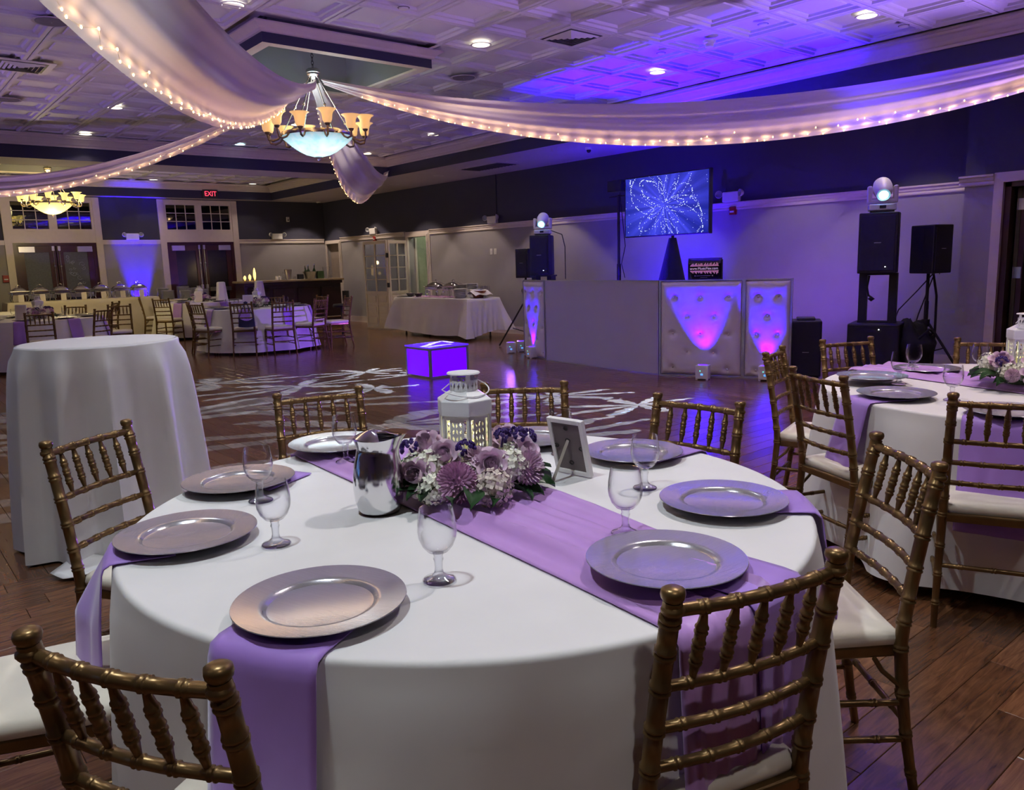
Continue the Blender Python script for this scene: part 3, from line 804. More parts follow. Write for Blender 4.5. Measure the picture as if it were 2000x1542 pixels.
tablecloth('tablecloth', 'white cloth draped to the floor over the nearest round table', *TBL1, .900, ZTB, .05, .03, .15, 8, 4, pin=(-151.2, -99.4, 121.2, 80.9, 42.4, 3.0, -44.5, 161.6), cusp=.35)
tablecloth('tablecloth', 'white cloth over the round table on the right side', *TBL2, .900, ZTB, .06, .03, .14, 8, 8, pin=(106.9, 152.5, 69.9, 28.2, -165.3), cusp=.35)
tablecloth('cocktail_tablecloth', 'long pale cloth over the tall cocktail table on the left', *COCK, .385, 1.07, .012, .015, .13, 11, 15, ep=.42, cusp=.6)
# the cloth of the cocktail table spreads on the floor at its foot
def hem_spread():
    b = MB()
    def fn(u, v):
        a = -2.35+u*1.35; r_ = .43+v*(.16+.05*math.sin(u*9)); z = .012+.028*(1-v)**2+.016*abs(math.sin(u*11+v*2))
        return (r_*math.cos(a), r_*math.sin(a), z)
    b.grid(fn, 30, 6)
    return b
o = hem_spread().obj('cloth_hem', MT['linen'], bpy.data.objects['cocktail_tablecloth'], ang=80)
o.modifiers.new('thick', 'SOLIDIFY').thickness = .003

def hang_strip(width, r0, Rr, zt, drop, wav, seed, thick=.004, flare=.055, lift=.004, taper=0, nu=14, twist=0, out=.018):
    """cloth strip lying on a round table from radius r0 to the edge and hanging down; local +x points outward"""
    rs = random.Random(seed); p1, p2 = rs.random()*6, rs.random()*6
    L0 = Rr-.006-r0; tot = L0+.02+drop; b = MB()
    def fn(u, v):
        s = v*tot; y = (u-.5)*width*(1-taper*max(0, (s-L0)/drop if s > L0 else 0))
        ww = wav*math.sin(u*7+p1+v*1.5)+wav*.6*math.sin(u*13+p2)
        xe = math.sqrt(max(.01, Rr*Rr-y*y))-Rr     # round table edge
        if s < L0: return (r0+s*(1+xe/L0), y, zt+lift+abs(ww)*.35*min(1, s/.08))
        d_ = s-L0; rc = .016
        if d_ < .025:
            a = d_/.025*PI/2; return (Rr-.006+xe+(out+.004)*math.sin(a), y, zt+lift-rc*(1-math.cos(a))+abs(ww)*.2)
        d_ -= .025
        f = d_/drop
        ph_ = twist*min(1, d_*7); ox = out+flare*f+.01*f+ww*f; yy_ = y+.008*math.sin(u*5+p2)*f
        return (Rr+xe*(1-min(1, d_*7)*(1 if twist else 0))+ox*math.cos(ph_)-yy_*math.sin(ph_)+abs(math.sin(ph_))*width*.5, ox*math.sin(ph_)+yy_*math.cos(ph_), zt+lift-rc-d_)
    b.grid(fn, nu, 34)
    return b
def napkin(tbl, ang, label, group, drop=.30, width=.17, seed=0, r0=.66, z=ZTB, off=0, fl=.075, tw=0, out=.018):
    b = hang_strip(width, r0, .902, z, drop, .006, seed, flare=fl, nu=12, twist=tw, out=out)
    o = b.obj('napkin', MT['lavender'], loc=(tbl[0], tbl[1], 0), rotz=ang, ang=80); o.modifiers.new('thick', 'SOLIDIFY').thickness = .003
    return tag(o, label, 'napkin', group)
def runner(tbl, ang, width, label, seed, z=ZTB, drop=(.42, .35), half=(True, True), Rr=.904):
    t = None
    rs = random.Random(seed); p = [rs.random()*6 for _ in range(4)]
    b = MB(); L = 2*Rr; d0, d1 = drop; tot = L+d0+d1+.08; lift = .004
    def fn(u, v):
        s = v*tot-d0-.04; y = (u-.5)*width*(1+.10*math.sin(v*5+p[0]))+.03*math.sin(v*4.2+p[1])
        f = .026*(1-abs(math.sin(u*8.5+p[2]+1.5*math.sin(v*4))))**2*(.45+.55*math.sin(u*5+v*4+p[3])**2)+.012*(1-abs(math.sin(u*13+p[0]-v*3.5)))**2+.002*math.sin(u*40)
        edge = min(1, min(u, 1-u)*9); f *= edge
        x = s-Rr; xe = math.sqrt(max(.01, Rr*Rr-y*y))
        if abs(x) < xe: return (x, y, z+lift+f)
        sg = 1 if x > 0 else -1; d_ = abs(x)-xe; a = min(1, d_/.03)*PI/2
        dn = max(0, d_-.03)
        return (sg*(xe+.026*math.sin(a)+dn*.05+f*.6*min(1, dn*8)+.01*math.sin(u*14)*dn), y*(1-.15*min(1, dn*2)), z+lift-.018*(1-math.cos(a))-dn+f*(1-min(1, dn*12)))
    b.grid(fn, 40, 90)
    o = b.obj('table_runner', MT['lavender_runner'], loc=(tbl[0], tbl[1], 0), rotz=ang, ang=80); o.modifiers.new('thick', 'SOLIDIFY').thickness = .002
    return tag(o, label, 'table runner')
runner(TBL1, R(-94), .36, 'pleated lavender runner crossing the nearest table beneath the flowers', 2, drop=(.25, .30))
runner(TBL2, R(70), .34, 'pleated lavender runner on the right hand table', 5, drop=(.2, .3))

# ================================================================== PLACE SETTINGS
chp = [(0, .0050), (.094, .0050), (.101, .0065), (.106, .0120), (.111, .0150), (.117, .0152), (.160, .0205), (.1645, .0210), (.1655, .0195), (.160, .0170), (.118, .0110), (.104, .0030), (.100, .0), (0, .0)]
cme = MB().lathe(chp, 64).mesh('charger'); cme.materials.append(MT['charger_silver'])
def charger(x, y, z, label, group, s=1):
    o = mobj('charger_plate', cme, None, None, (x, y, z), random.random()*6)
    return tag(o, label, 'charger plate', group)
gb = [(.0105, .060), (.022, .0645), (.0325, .077), (.0392, .094), (.0410, .109), (.0398, .128), (.0362, .150), (.0350, .1570), (.0343, .1570), (.0388, .128), (.0398, .109), (.0380, .095), (.0312, .079), (.021, .068), (0, .064)]
gs = [(0, .0), (.0345, .0), (.0355, .0025), (.031, .0060), (.018, .0105), (.0100, .018), (.0080, .028), (.0088, .041), (.0108, .048), (.0090, .053), (.0115, .060), (0, .0605)]
GB = MB().lathe(gb, 32).mesh('bowl', ang=80); GB.materials.append(MT['goblet_glass'])
GS = MB().lathe(gs, 28).mesh('stem', ang=80); GS.materials.append(MT['stem_clear'])
def goblet(x, y, z, label, group, s=1):
    t = thing('water_goblet', label, 'glass', (x, y, z), 0, group); t.scale = (s, s, s)
    mobj('bowl', GB, None, t); mobj('stem', GS, None, t)
    return t
CG, NG, GG = 'silver chargers on the nearest table', 'napkins on the nearest table', 'goblets on the nearest table'
tc = TBL1
CHG = [(-148, .723, 'large silver charger plate nearest the viewer on the left of the near table', True, 'lavender napkin hanging straight down at the front of the near table', .36),
 (162, .705, 'silver charger plate at the left edge of the near table', True, 'lavender napkin hanging over the left edge of the near table', .28),
 (122.4, .725, 'silver charger plate behind two overlapping goblets', True, 'lavender napkin corner peeking out at the back left of the near table', .2),
 (88, .79, 'silver charger plate in front of the chair behind the pitcher', False, '', 0),
 (33, .72, 'violet lit silver charger plate behind the lantern', False, '', 0),
 (-1, .70, 'violet silver charger plate just right of the picture frame', True, 'lavender napkin behind the picture frame place setting', .2),
 (-48.9, .71, 'silver charger plate reflecting blue near the right edge of the near table', True, 'lavender napkin at the right edge of the near table', .3),
 (-90.5, .73, 'large silver charger plate with a bright blue reflection in the right foreground', True, 'lavender napkin hanging behind the gilt chair in the right foreground', .31)]
for i, (a, r_, l, nap, nl, dr) in enumerate(CHG):
    x = 1.2375+r_*math.cos(R(a)); y = 1.7332+r_*math.sin(R(a))
    if i in (3,): x, y = 1.270, 2.522
    if i in (4,): x, y = 1.86, 2.125
    zz = ZTB+.008+(.016 if i in (3, 7) else 0)
    charger(x, y, zz, l, CG)
    if nap:
        an = math.atan2(y-tc[1], x-tc[0]); napkin(tc, R({0: -150.5, 1: 162, 2: 117, 5: -1, 6: -46.5, 7: -87}[i]), nl, NG, dr, {0: .225, 1: .20, 7: .19}.get(i, .20), i, .76 if i == 1 else .62, ZTB+(.014 if i == 7 else .0), fl={7: .006, 1: .012, 0: .03}.get(i, .04), out=.034 if i == 7 else .018, tw=R(21) if i == 1 else 0)
for x, y, l in [(.714, 1.763, 'clear goblet at front of the overlapping pair, by the left charger'), (.831, 2.139, 'clear goblet half hidden behind another goblet on the left'),
 (1.201, 2.322, 'clear goblet standing just left of the steel pitcher'), (.874, 1.311, 'clear goblet in the middle foreground of the near table'),
 (1.333, 1.206, 'clear goblet on the runner behind the blue reflecting charger'), (1.687, 1.451, 'clear goblet in front of the violet charger right of the frame'),
 (1.555, 2.06, 'clear goblet seen at the left behind the lantern'), (1.80, 1.92, 'clear goblet hidden behind the picture frame')]:
    goblet(x, y, ZTB+.003+(.014 if x in (1.333, 1.201) else 0), l, GG)
CG2, NG2, GG2 = 'silver chargers on the right table', 'napkins on the right table', 'goblets on the right table'
for i, (x, y, l) in enumerate([(3.90, 1.87, 'dark violet charger on the runner at the left of the right table'), (3.575, 1.60, 'violet charger in front of two goblets on the right table'),
 (3.455, 1.10, 'charger half hidden behind the gilt chair at the right edge'), (4.44, 1.83, 'charger at the back of the right table behind a goblet'), (4.78, 1.45, 'dark charger beside the flowers at the back of the right table')]):
    charger(x, y, ZTB+.008+(.016 if i == 0 else 0), l, CG2)
for a, l, d_, sd in [(math.atan2(1.60-1.28, 3.575-4.2), 'violet napkin hanging left from the right table, behind the white cushion', .34, 21), (math.atan2(1.10-1.28, 3.455-4.2), 'broad violet napkin behind the gilt chair at the right edge', .42, 22)]:
    napkin(TBL2, a, l, NG2, d_, .19 if sd == 21 else .30, sd)
for x, y, l in [(3.869, 1.721, 'goblet in front of the pair on the right table, blue rim light'), (4.343, 1.86, 'taller looking goblet behind the other goblet on the right table'),
 (3.647, 1.391, 'goblet between the chargers at the front of the right table'), (4.544, 1.607, 'goblet beside the flowers at the back of the right table')]:
    goblet(x, y, ZTB+.003+(.014 if x == 3.869 else 0), l, GG2)

# ================================================================== PITCHER, FRAME, LANTERN, FLOWERS
def pitcher():
    t = thing('water_pitcher', 'polished stainless steel water pitcher beside the flowers', 'pitcher', (1.03, 1.815, ZTB+.005), R(-50))
    prof = [(0, 0), (.050, 0), (.056, .004), (.064, .030), (.0675, .065), (.0665, .10), (.062, .135), (.0555, .160), (.0535, .172), (.0555, .185), (.061, .200)]
    n = 48; b = MB(); vs = []; rows = []
    for j, (r_, z) in enumerate(prof):
        row = []
        for i in range(n):
            a = 2*PI*i/n; f = 0; dz = 0
            if z > .15:
                w = max(0, math.cos(a))**6; k = (z-.15)/.05; f = .026*w*k; dz = .014*w*k
            rr = r_+f
            row.append((rr*math.cos(a), rr*math.sin(a), z+dz))
        rows.append(row)
    # rim rolled inward and inner wall
    inner = [[(v[0]*.955, v[1]*.955, v[2]-.001) for v in rows[-1]], [(v[0]*.93, v[1]*.93, v[2]-.004) for v in rows[-2]], [(v[0]*.94, v[1]*.94, v[2]) for v in rows[-4]]]
    rows += inner
    vs = [v for r_ in rows for v in r_]; fs = []
    for i in range(len(rows)-1):
        for j in range(n): fs.append((i*n+j, i*n+(j+1) % n, (i+1)*n+(j+1) % n, (i+1)*n+j))
    b.add(vs, fs).obj('body', MT['steel'], t, ang=50)
    # domed ice guard that closes most of the mouth
    def gfn(u, v):
        a = PI*.30+u*PI*1.40; r_ = .058*(1-v)
        return (r_*math.cos(a), r_*math.sin(a), .199+.018*math.sin(v*PI/2)+.006*math.sin(u*PI))
    MB().grid(gfn, 24, 6).obj('ice_guard', MT['steel'], t, ang=80)
    MB().tube([(-.055*math.cos(.0), 0, .17), (-.085, 0, .178), (-.104, 0, .150), (-.104, 0, .09), (-.085, 0, .055), (-.064, 0, .05)], .0065, 8).obj('handle', MT['steel'], t)
    return t
pt = pitcher(); pt.rotation_euler = (0, 0, R(-58)); bpy.data.objects['handle'].rotation_euler = (0, 0, R(-70))

def picture_frame():
    base = Vector((1.655, 1.705, ZTB+.005)); rz = R(97)
    t = thing('picture_frame', 'white picture frame seen from behind on its easel leg', 'picture frame', base, rz)
    w, h, th = .135, .185, .016; tilt = R(-14)
    m = Matrix.Rotation(tilt, 4, 'X')
    b = MB()
    for x0, x1, z0, z1 in ((-w/2, -w/2+.014, 0, h), (w/2-.014, w/2, 0, h), (-w/2+.014, w/2-.014, 0, .014), (-w/2+.014, w/2-.014, h-.014, h)): b.box(x0, x1, -th/2, th/2, z0, z1, m)
    b.obj('frame', MT['white_paint'], t, smooth=False, bevel=.0015)
    MB().box(-w/2+.014, w/2-.014, -.001, .003, .014, h-.014, m).obj('backing_board', MT['frame_back'], t, smooth=False)
    MB().box(-w/2+.014, w/2-.014, -.004, -.0015, .014, h-.014, m).obj('print', MT['card'], t, smooth=False)
    top = m @ Vector((0, .004, h*.62))
    MB().tube([top, (0, .105, .0)], .006, 4).obj('easel_leg', MT['card_ivory'], t, smooth=False)
    for x, z in ((.0, h-.03), (.0, h*.62), (0, .04), (w/2-.02, h*.5), (-w/2+.02, h*.5)):
        MB().tube([m @ Vector((x+.008*math.cos(a), .005, z+.006*math.sin(a))) for a in [i*PI/4 for i in range(8)]], .0016, 5, closed=True).obj('clip', MT['black'], t)
    return t
mat('frame_back', (0.16, 0.13, 0.13), 0.8)
picture_frame()

def lantern(loc, rz, label):
    t = thing('lantern', label, 'lantern', loc, rz)
    r0 = .074; H0, H1 = .0, .245
    hexp = lambda r_, off=0: [(r_*math.cos(PI/3*i+off), r_*math.sin(PI/3*i+off)) for i in range(6)]
    MB().prism(hexp(r0+.006), 0, .014).obj('base', MT['lantern_white'], t, smooth=False, bevel=.002)
    P6 = hexp(r0)
    for i in range(6):
        x, y = P6[i]; MB().box(x-.004, x+.004, y-.004, y+.004, .014, .225).obj('corner_post', MT['lantern_white'], t, smooth=False)
    for i in range(6):
        a, b2 = Vector((*P6[i], 0)), Vector((*P6[(i+1) % 6], 0)); e = b2-a; b = MB()
        # pierced leaf pattern panel in one part of each side, glass in the rest
        def cell(u0, u1, z0, z1, k):
            c = lambda u, z: tuple(a+e*u+Vector((0, 0, z)))
            um, zm = (u0+u1)/2, (z0+z1)/2; sx = (u1-u0)*.30; sz = (z1-z0)*.40; sk = (.5 if k % 2 else -.5)*sx
            cs = [c(u0, z0), c(u1, z0), c(u1, z1), c(u0, z1)]; ds = [c(um-sk, zm-sz), c(um+sx, zm), c(um+sk, zm+sz), c(um-sx, zm)]
            b.add(cs+ds, [(0, 1, 4), (1, 5, 4), (1, 2, 5), (2, 6, 5), (2, 3, 6), (3, 7, 6), (3, 0, 7), (0, 4, 7)])
        for r_ in range(9):
            for q in range(3): cell(.28+q*.15, .28+(q+1)*.15, .03+r_*.0195, .03+(r_+1)*.0195, r_+q)
        c = lambda u, z: tuple(a+e*u+Vector((0, 0, z)))
        for u0, u1, z0, z1 in ((.04, .10, .014, .222), (.22, .28, .014, .222), (.73, .79, .014, .222), (.9, .96, .014, .222), (.28, .73, .2055, .222), (.28, .73, .014, .03), (.1, .22, .21, .222), (.79, .9, .21, .222)):
            b.add([c(u0, z0), c(u1, z0), c(u1, z1), c(u0, z1)], [(0, 1, 2, 3)])
        b.obj('pierced_panel', MT['lantern_white'], t, smooth=False)
    hp = MB(); lo, hi, up = hexp(r0+.009), hexp(r0+.009), hexp(.040)
    vs = [(x, y, .222) for x, y in lo]+[(x, y, .262) for x, y in hi]+[(x, y, .288) for x, y in up]
    hp.add(vs, [(i, (i+1) % 6, 6+(i+1) % 6, 6+i) for i in range(6)]+[(6+i, 6+(i+1) % 6, 12+(i+1) % 6, 12+i) for i in range(6)]+[(12, 13, 14, 15, 16, 17)])
    hp.obj('roof', MT['lantern_white'], t, smooth=False, bevel=.002)
    nk = MB(); nn = 18
    for k in range(nn):
        a0, a1 = 2*PI*k/nn, 2*PI*(k+1)/nn
        c = lambda a, z: (.040*math.cos(a), .040*math.sin(a), z)
        am = (a0+a1)/2; w = (a1-a0)*.26
        cs = [c(a0, .286), c(a1, .286), c(a1, .318), c(a0, .318)]; ds = [c(am-w*.5, .292), c(am+w, .302), c(am+w*.5, .312), c(am-w, .302)]
        nk.add(cs+ds, [(0, 1, 4), (1, 5, 4), (1, 2, 5), (2, 6, 5), (2, 3, 6), (3, 7, 6), (3, 0, 7), (0, 4, 7)])
        if k % 4 == 0: nk.add([c(a0, .318), c(a1, .318), c(a1, .334), c(a0, .334)], [(0, 1, 2, 3)])
    nk.obj('neck', MT['lantern_white'], t, smooth=False)
    MB().lathe([(0, .333), (.046, .333), (.048, .335), (.046, .338), (0, .3385)], 32).obj('cap', MT['lantern_white'], t)
    hn = [(-.052, 0, .31)]+[(-.078*math.cos(PI*q/14), .0-.062*math.sin(PI*q/14), .296-.022*math.sin(PI*q/14)) for q in range(15)]+[(.052, 0, .31)]
    MB().tube(hn, .0018, 6).obj('handle', MT['lantern_white'], t)
    cb = MB().lathe([(0, .014), (.035, .014), (.035, .13), (.031, .134), (0, .130)], 20).obj('candle', MT['candle'], t)
    rs = random.Random(2); fb_ = MB(); wp = []
    for k in range(34):
        a = k*1.1; r_ = .045+.012*rs.random(); wp.append((r_*math.cos(a), r_*math.sin(a), .03+k*.0052))
        fb_.sphere(.0036, wp[-1], 5, 4)
    MB().tube(wp, .0008, 4).obj('fairy_wire', MT['nickel'], t)
    fb_.obj('fairy_bulbs', MT['bulb_lantern'], t)['kind'] = 'stuff'
    l_ = lamp('lantern_light', 'POINT', (0, 0, .16), .07, (1.0, .95, .45), t, size=.02); l_.location = (0, 0, .17)
    return t

def petal(b, m, L, W, cup, curl):
    def fn(u, v):
        v = min(1, v*(1-.06*abs(2*u-1)**2))
        w = W*math.sin(PI*min(.97, v*.60+.20))**.6; x = (u-.5)*w
        z = L*v; y = cup*(1-(2*u-1)**2)*math.sin(PI*v*.9+.2)+curl*max(0, v-.55)**2*9*L*.32
        return (x, y, z)
    b.grid(fn, 6, 6, m)
def rose_mesh(kind):
    out = []
    rs = random.Random(kind)
    for layer, (n, rad, tilt, L, W) in enumerate(((4, .024, 6, .037, .034), (5, .031, 22, .037, .040), (6, .036, 46, .034, .042))):
        for k in range(n):
            a = 2*PI*(k+.5*layer+.2*rs.random())/n
            b = MB(); m = Matrix.Rotation(a, 4, 'Z') @ Matrix.Translation((0, rad*.55, -.008*layer/2)) @ Matrix.Rotation(-R(tilt+rs.uniform(-4, 4)), 4, 'X')
            petal(b, m, L, W, .008+.002*layer, (.15, .7, 1.1)[layer]); out.append(b)
    core = MB().grid(lambda u, v: ((.0025+.0145*u+.002*v)*math.cos(u*2*PI*2.7), (.0025+.0145*u+.002*v)*math.sin(u*2*PI*2.7), -.012+v*(.043-.008*u)), 44, 3)
    core.lathe([(0, -.014), (.014, -.010), (.018, .0), (.012, .012), (0, .016)], 10)
    return out, core
def mum_mesh(seed, r=.052, n=150):
    b = MB(); rs = random.Random(seed)
    for k in range(n):
        z = 1-1.55*(k+.5)/n; a = k*2.39996; s_ = math.sqrt(max(0, 1-z*z))
        d_ = Vector((s_*math.cos(a), s_*math.sin(a), z)); L = r*(.40 if z > .75 else .55)
        side = d_.cross(Vector((0, 0, 1))); side = side.normalized() if side.length > .01 else Vector((1, 0, 0)); up = side.cross(d_)
        p0 = d_*(r*.48); w = r*.085*(1 if z < .7 else .75); inward = Vector((0, 0, 1))*(L*.33*(1-max(0, z)))
        pts = []
        for q, ww in ((0, .8), (.4, 1.15), (.8, 1.0), (1.0, .45)):
            c = p0+d_*(L*q)+inward*(q*q)
            pts += [c-side*w*ww, c+up*w*.45-d_*w*.2*q, c+side*w*ww]
        fs = []
        for q in range(3):
            for e_ in range(2): fs.append((q*3+e_, q*3+e_+1, (q+1)*3+e_+1, (q+1)*3+e_))
        b.add(pts, fs)
    b.sphere(r*.52, (0, 0, 0), 10, 6)
    return b
def hyd_mesh(seed, r=.055, n=46):
    b = MB(); rs = random.Random(seed)
    for k in range(n):
        z = 1-1.5*(k+.5)/n; a = k*2.39996+rs.random()*.4; s_ = math.sqrt(max(0, 1-z*z))
        d_ = Vector((s_*math.cos(a), s_*math.sin(a), z)); q = d_.to_track_quat('Z', 'Y').to_matrix().to_4x4()
        m = Matrix.Translation(d_*r*rs.uniform(.85, 1.05)) @ q @ Matrix.Rotation(rs.random()*1.6, 4, 'Z')
        for j in range(4):
            c_ = math.cos(j*PI/2); sn = math.sin(j*PI/2); w = .0115
            loc = [(0, 0, 0), (w*.75, -w*.62, .003), (w*1.35, 0, .0045+rs.random()*.003), (w*.75, w*.62, .003)]
            b.add([(x*c_-y*sn, x*sn+y*c_, zz) for x, y, zz in loc], [(0, 1, 2, 3)], m)
    b.sphere(r*.78, (0, 0, 0), 10, 6)
    return b
def leaf_mesh():
    b = MB()
    def fn(u, v):
        w = .062*math.sin(PI*min(.995, v*.93+.05))**.75*(1-.25*v); x = (u-.5)*w
        return (x, v*.095, .012*math.sin(v*2.4)-.028*v*v+abs(u-.5)*.030)
    b.grid(fn, 4, 6)
    return b
LEAF = leaf_mesh().mesh('leaf', ang=70); LEAF.materials.append(MT['leaf'])
HYD = [hyd_mesh(i).mesh('hydrangea', False) for i in (1, 2)]; HYD[0].materials.append(MT['hydrangea']); HYD[1].materials.append(MT['hydrangea_pink'])
MUM = [mum_mesh(i).mesh('chrysanthemum', ang=60) for i in (1, 2)]; MUM[0].materials.append(MT['mum']); MUM[1].materials.append(MT['mum_light'])
RPET, RCORE = rose_mesh(3); RPM = []
for b in RPET:
    me = b.mesh('petal', ang=70); me.materials.append(MT['rose']); RPM.append(me)
RCM = RCORE.mesh('rose', ang=70); RCM.materials.append(MT['rose'])
rj = MB()
for b in RPET+[RCORE]: rj.add(b.v, b.f)
RJM = rj.mesh('rose', ang=70); RJM.materials.append(MT['rose'])
st_ = MB(); rs_ = random.Random(9)
for k in range(26):
    d_ = Vector((rs_.gauss(0, 1), rs_.gauss(0, 1), abs(rs_.gauss(0, 1))+.2)).normalized(); st_.lathe([(0, 0), (.0035, .004), (.0055, .010), (.002, .012), (0, .010)], 5, m=Matrix.Translation(d_*.014) @ d_.to_track_quat('Z', 'Y').to_matrix().to_4x4())
st_.tube([(0, 0, 0), (.003, .002, -.07)], .003, 5)
STM = st_.mesh('statice', False); STM.materials.append(MT['statice'])
def orient(o, d_):
    o.rotation_euler = Vector(d_).to_track_quat('Z', 'Y').to_euler()
def flowers(loc, rz, label, full=True, s=1.0):
    """items in a frame whose +y points away from the viewer and +x to the right"""
    t = thing('flower_arrangement', label, 'flowers', loc, rz); t.scale = (s,)*3
    MB().lathe([(0, 0), (.09, 0), (.105, .03), (.10, .05), (.06, .055), (0, .055)], 20).obj('foam_base', MT['stem_green'], t)
    def put(me, p_, d_, sc, name):
        o = mobj(name, me, None, t, p_); orient(o, d_); o.scale = (sc,)*3; return o
    roses = [((-.125, .035, .118), (-.35, -.7, 1), 1.0), ((-.062, -.070, .112), (-.1, -1, .8), .95), ((-.130, -.125, .070), (-.4, -1, .55), .98), ((.070, -.120, .095), (.1, -1, .65), .98),
             ((.105, .055, .125), (.25, -.7, 1), 1.05), ((.160, -.005, .105), (.6, -.7, .8), .85)]
    for p_, d_, sc in roses:
        if full:
            o = put(RCM, p_, d_, sc, 'rose')
            for me in RPM: mobj('petal', me, None, o)
        else: put(RJM, p_, d_, sc, 'rose')
    for i, (p_, d_, sc) in enumerate([((-.020, -.160, .062), (-.05, -1, .35), 1.08), ((.030, -.085, .105), (.1, -.7, 1), .72), ((.165, -.075, .075), (.8, -.7, .45), .92), ((-.085, .085, .105), (-.3, .2, 1), .7), ((-.178, -.065, .065), (-1, -.5, .4), .62)]):
        put(MUM[0 if i in (0, 3) else 1], p_, d_, sc, 'chrysanthemum')
    for i, (p_, d_, sc) in enumerate([((-.105, -.075, .085), (-.5, -.6, 1), .85), ((-.085, -.155, .045), (-.4, -1, .4), .78), ((.120, -.080, .080), (.5, -.7, .7), .9), ((.075, -.155, .045), (.2, -1, .3), .92), ((.120, .005, .088), (.8, 0, .7), .8), ((-.145, -.02, .070), (-1, 0, .6), .8), ((.0, -.10, .075), (0, -.8, 1), .6), ((.10, .12, .09), (.4, 1, .6), .95), ((-.06, .14, .09), (-.3, 1, .6), .95)]):
        put(HYD[1 if i in (3, 7) else 0], p_, d_, sc, 'hydrangea')
    for p_, d_ in [((-.170, .0, .122), (-.4, -.4, 1)), ((.0, -.095, .138), (0, -.5, 1)), ((.098, -.01, .150), (.2, -.3, 1)), ((.138, .01, .150), (.5, -.3, 1)), ((.165, .07, .13), (.6, .2, 1))]:
        put(STM, p_, d_, 1.15, 'statice')
    rl = random.Random(4)
    for k in range(28):
        a = -PI/2+(k-13.5)*.235+rl.uniform(-.1, .1); r_ = .135+rl.random()*.045
        o = mobj('leaf', LEAF, None, t, (r_*math.cos(a), r_*math.sin(a), .018+rl.random()*.03)); sc = rl.uniform(.8, 1.15)
        o.rotation_euler = (R(rl.uniform(-6, 22)), R(rl.uniform(-30, 30)), a-PI/2); o.scale = (sc, sc, sc)
    return t
FL1 = (1.305, 1.775)
vr = -CAM_YAW          # frame whose +y points away from the camera
flowers((*FL1, ZTB+.016), vr-R(2), 'lavender roses, chrysanthemums and white hydrangeas ringing the lantern on the near table', True)
lantern((FL1[0]+.012, FL1[1]+.03, ZTB+.012), vr+R(42), 'white pierced metal lantern with fairy lights amid the flowers on the near table')
flowers((4.20, 1.28, ZTB+.016), vr+R(20), 'lavender and white flowers at the right edge of the picture', True)
lantern((4.22, 1.30, ZTB+.012), vr+R(20), 'white lantern just cut off by the right edge of the picture')

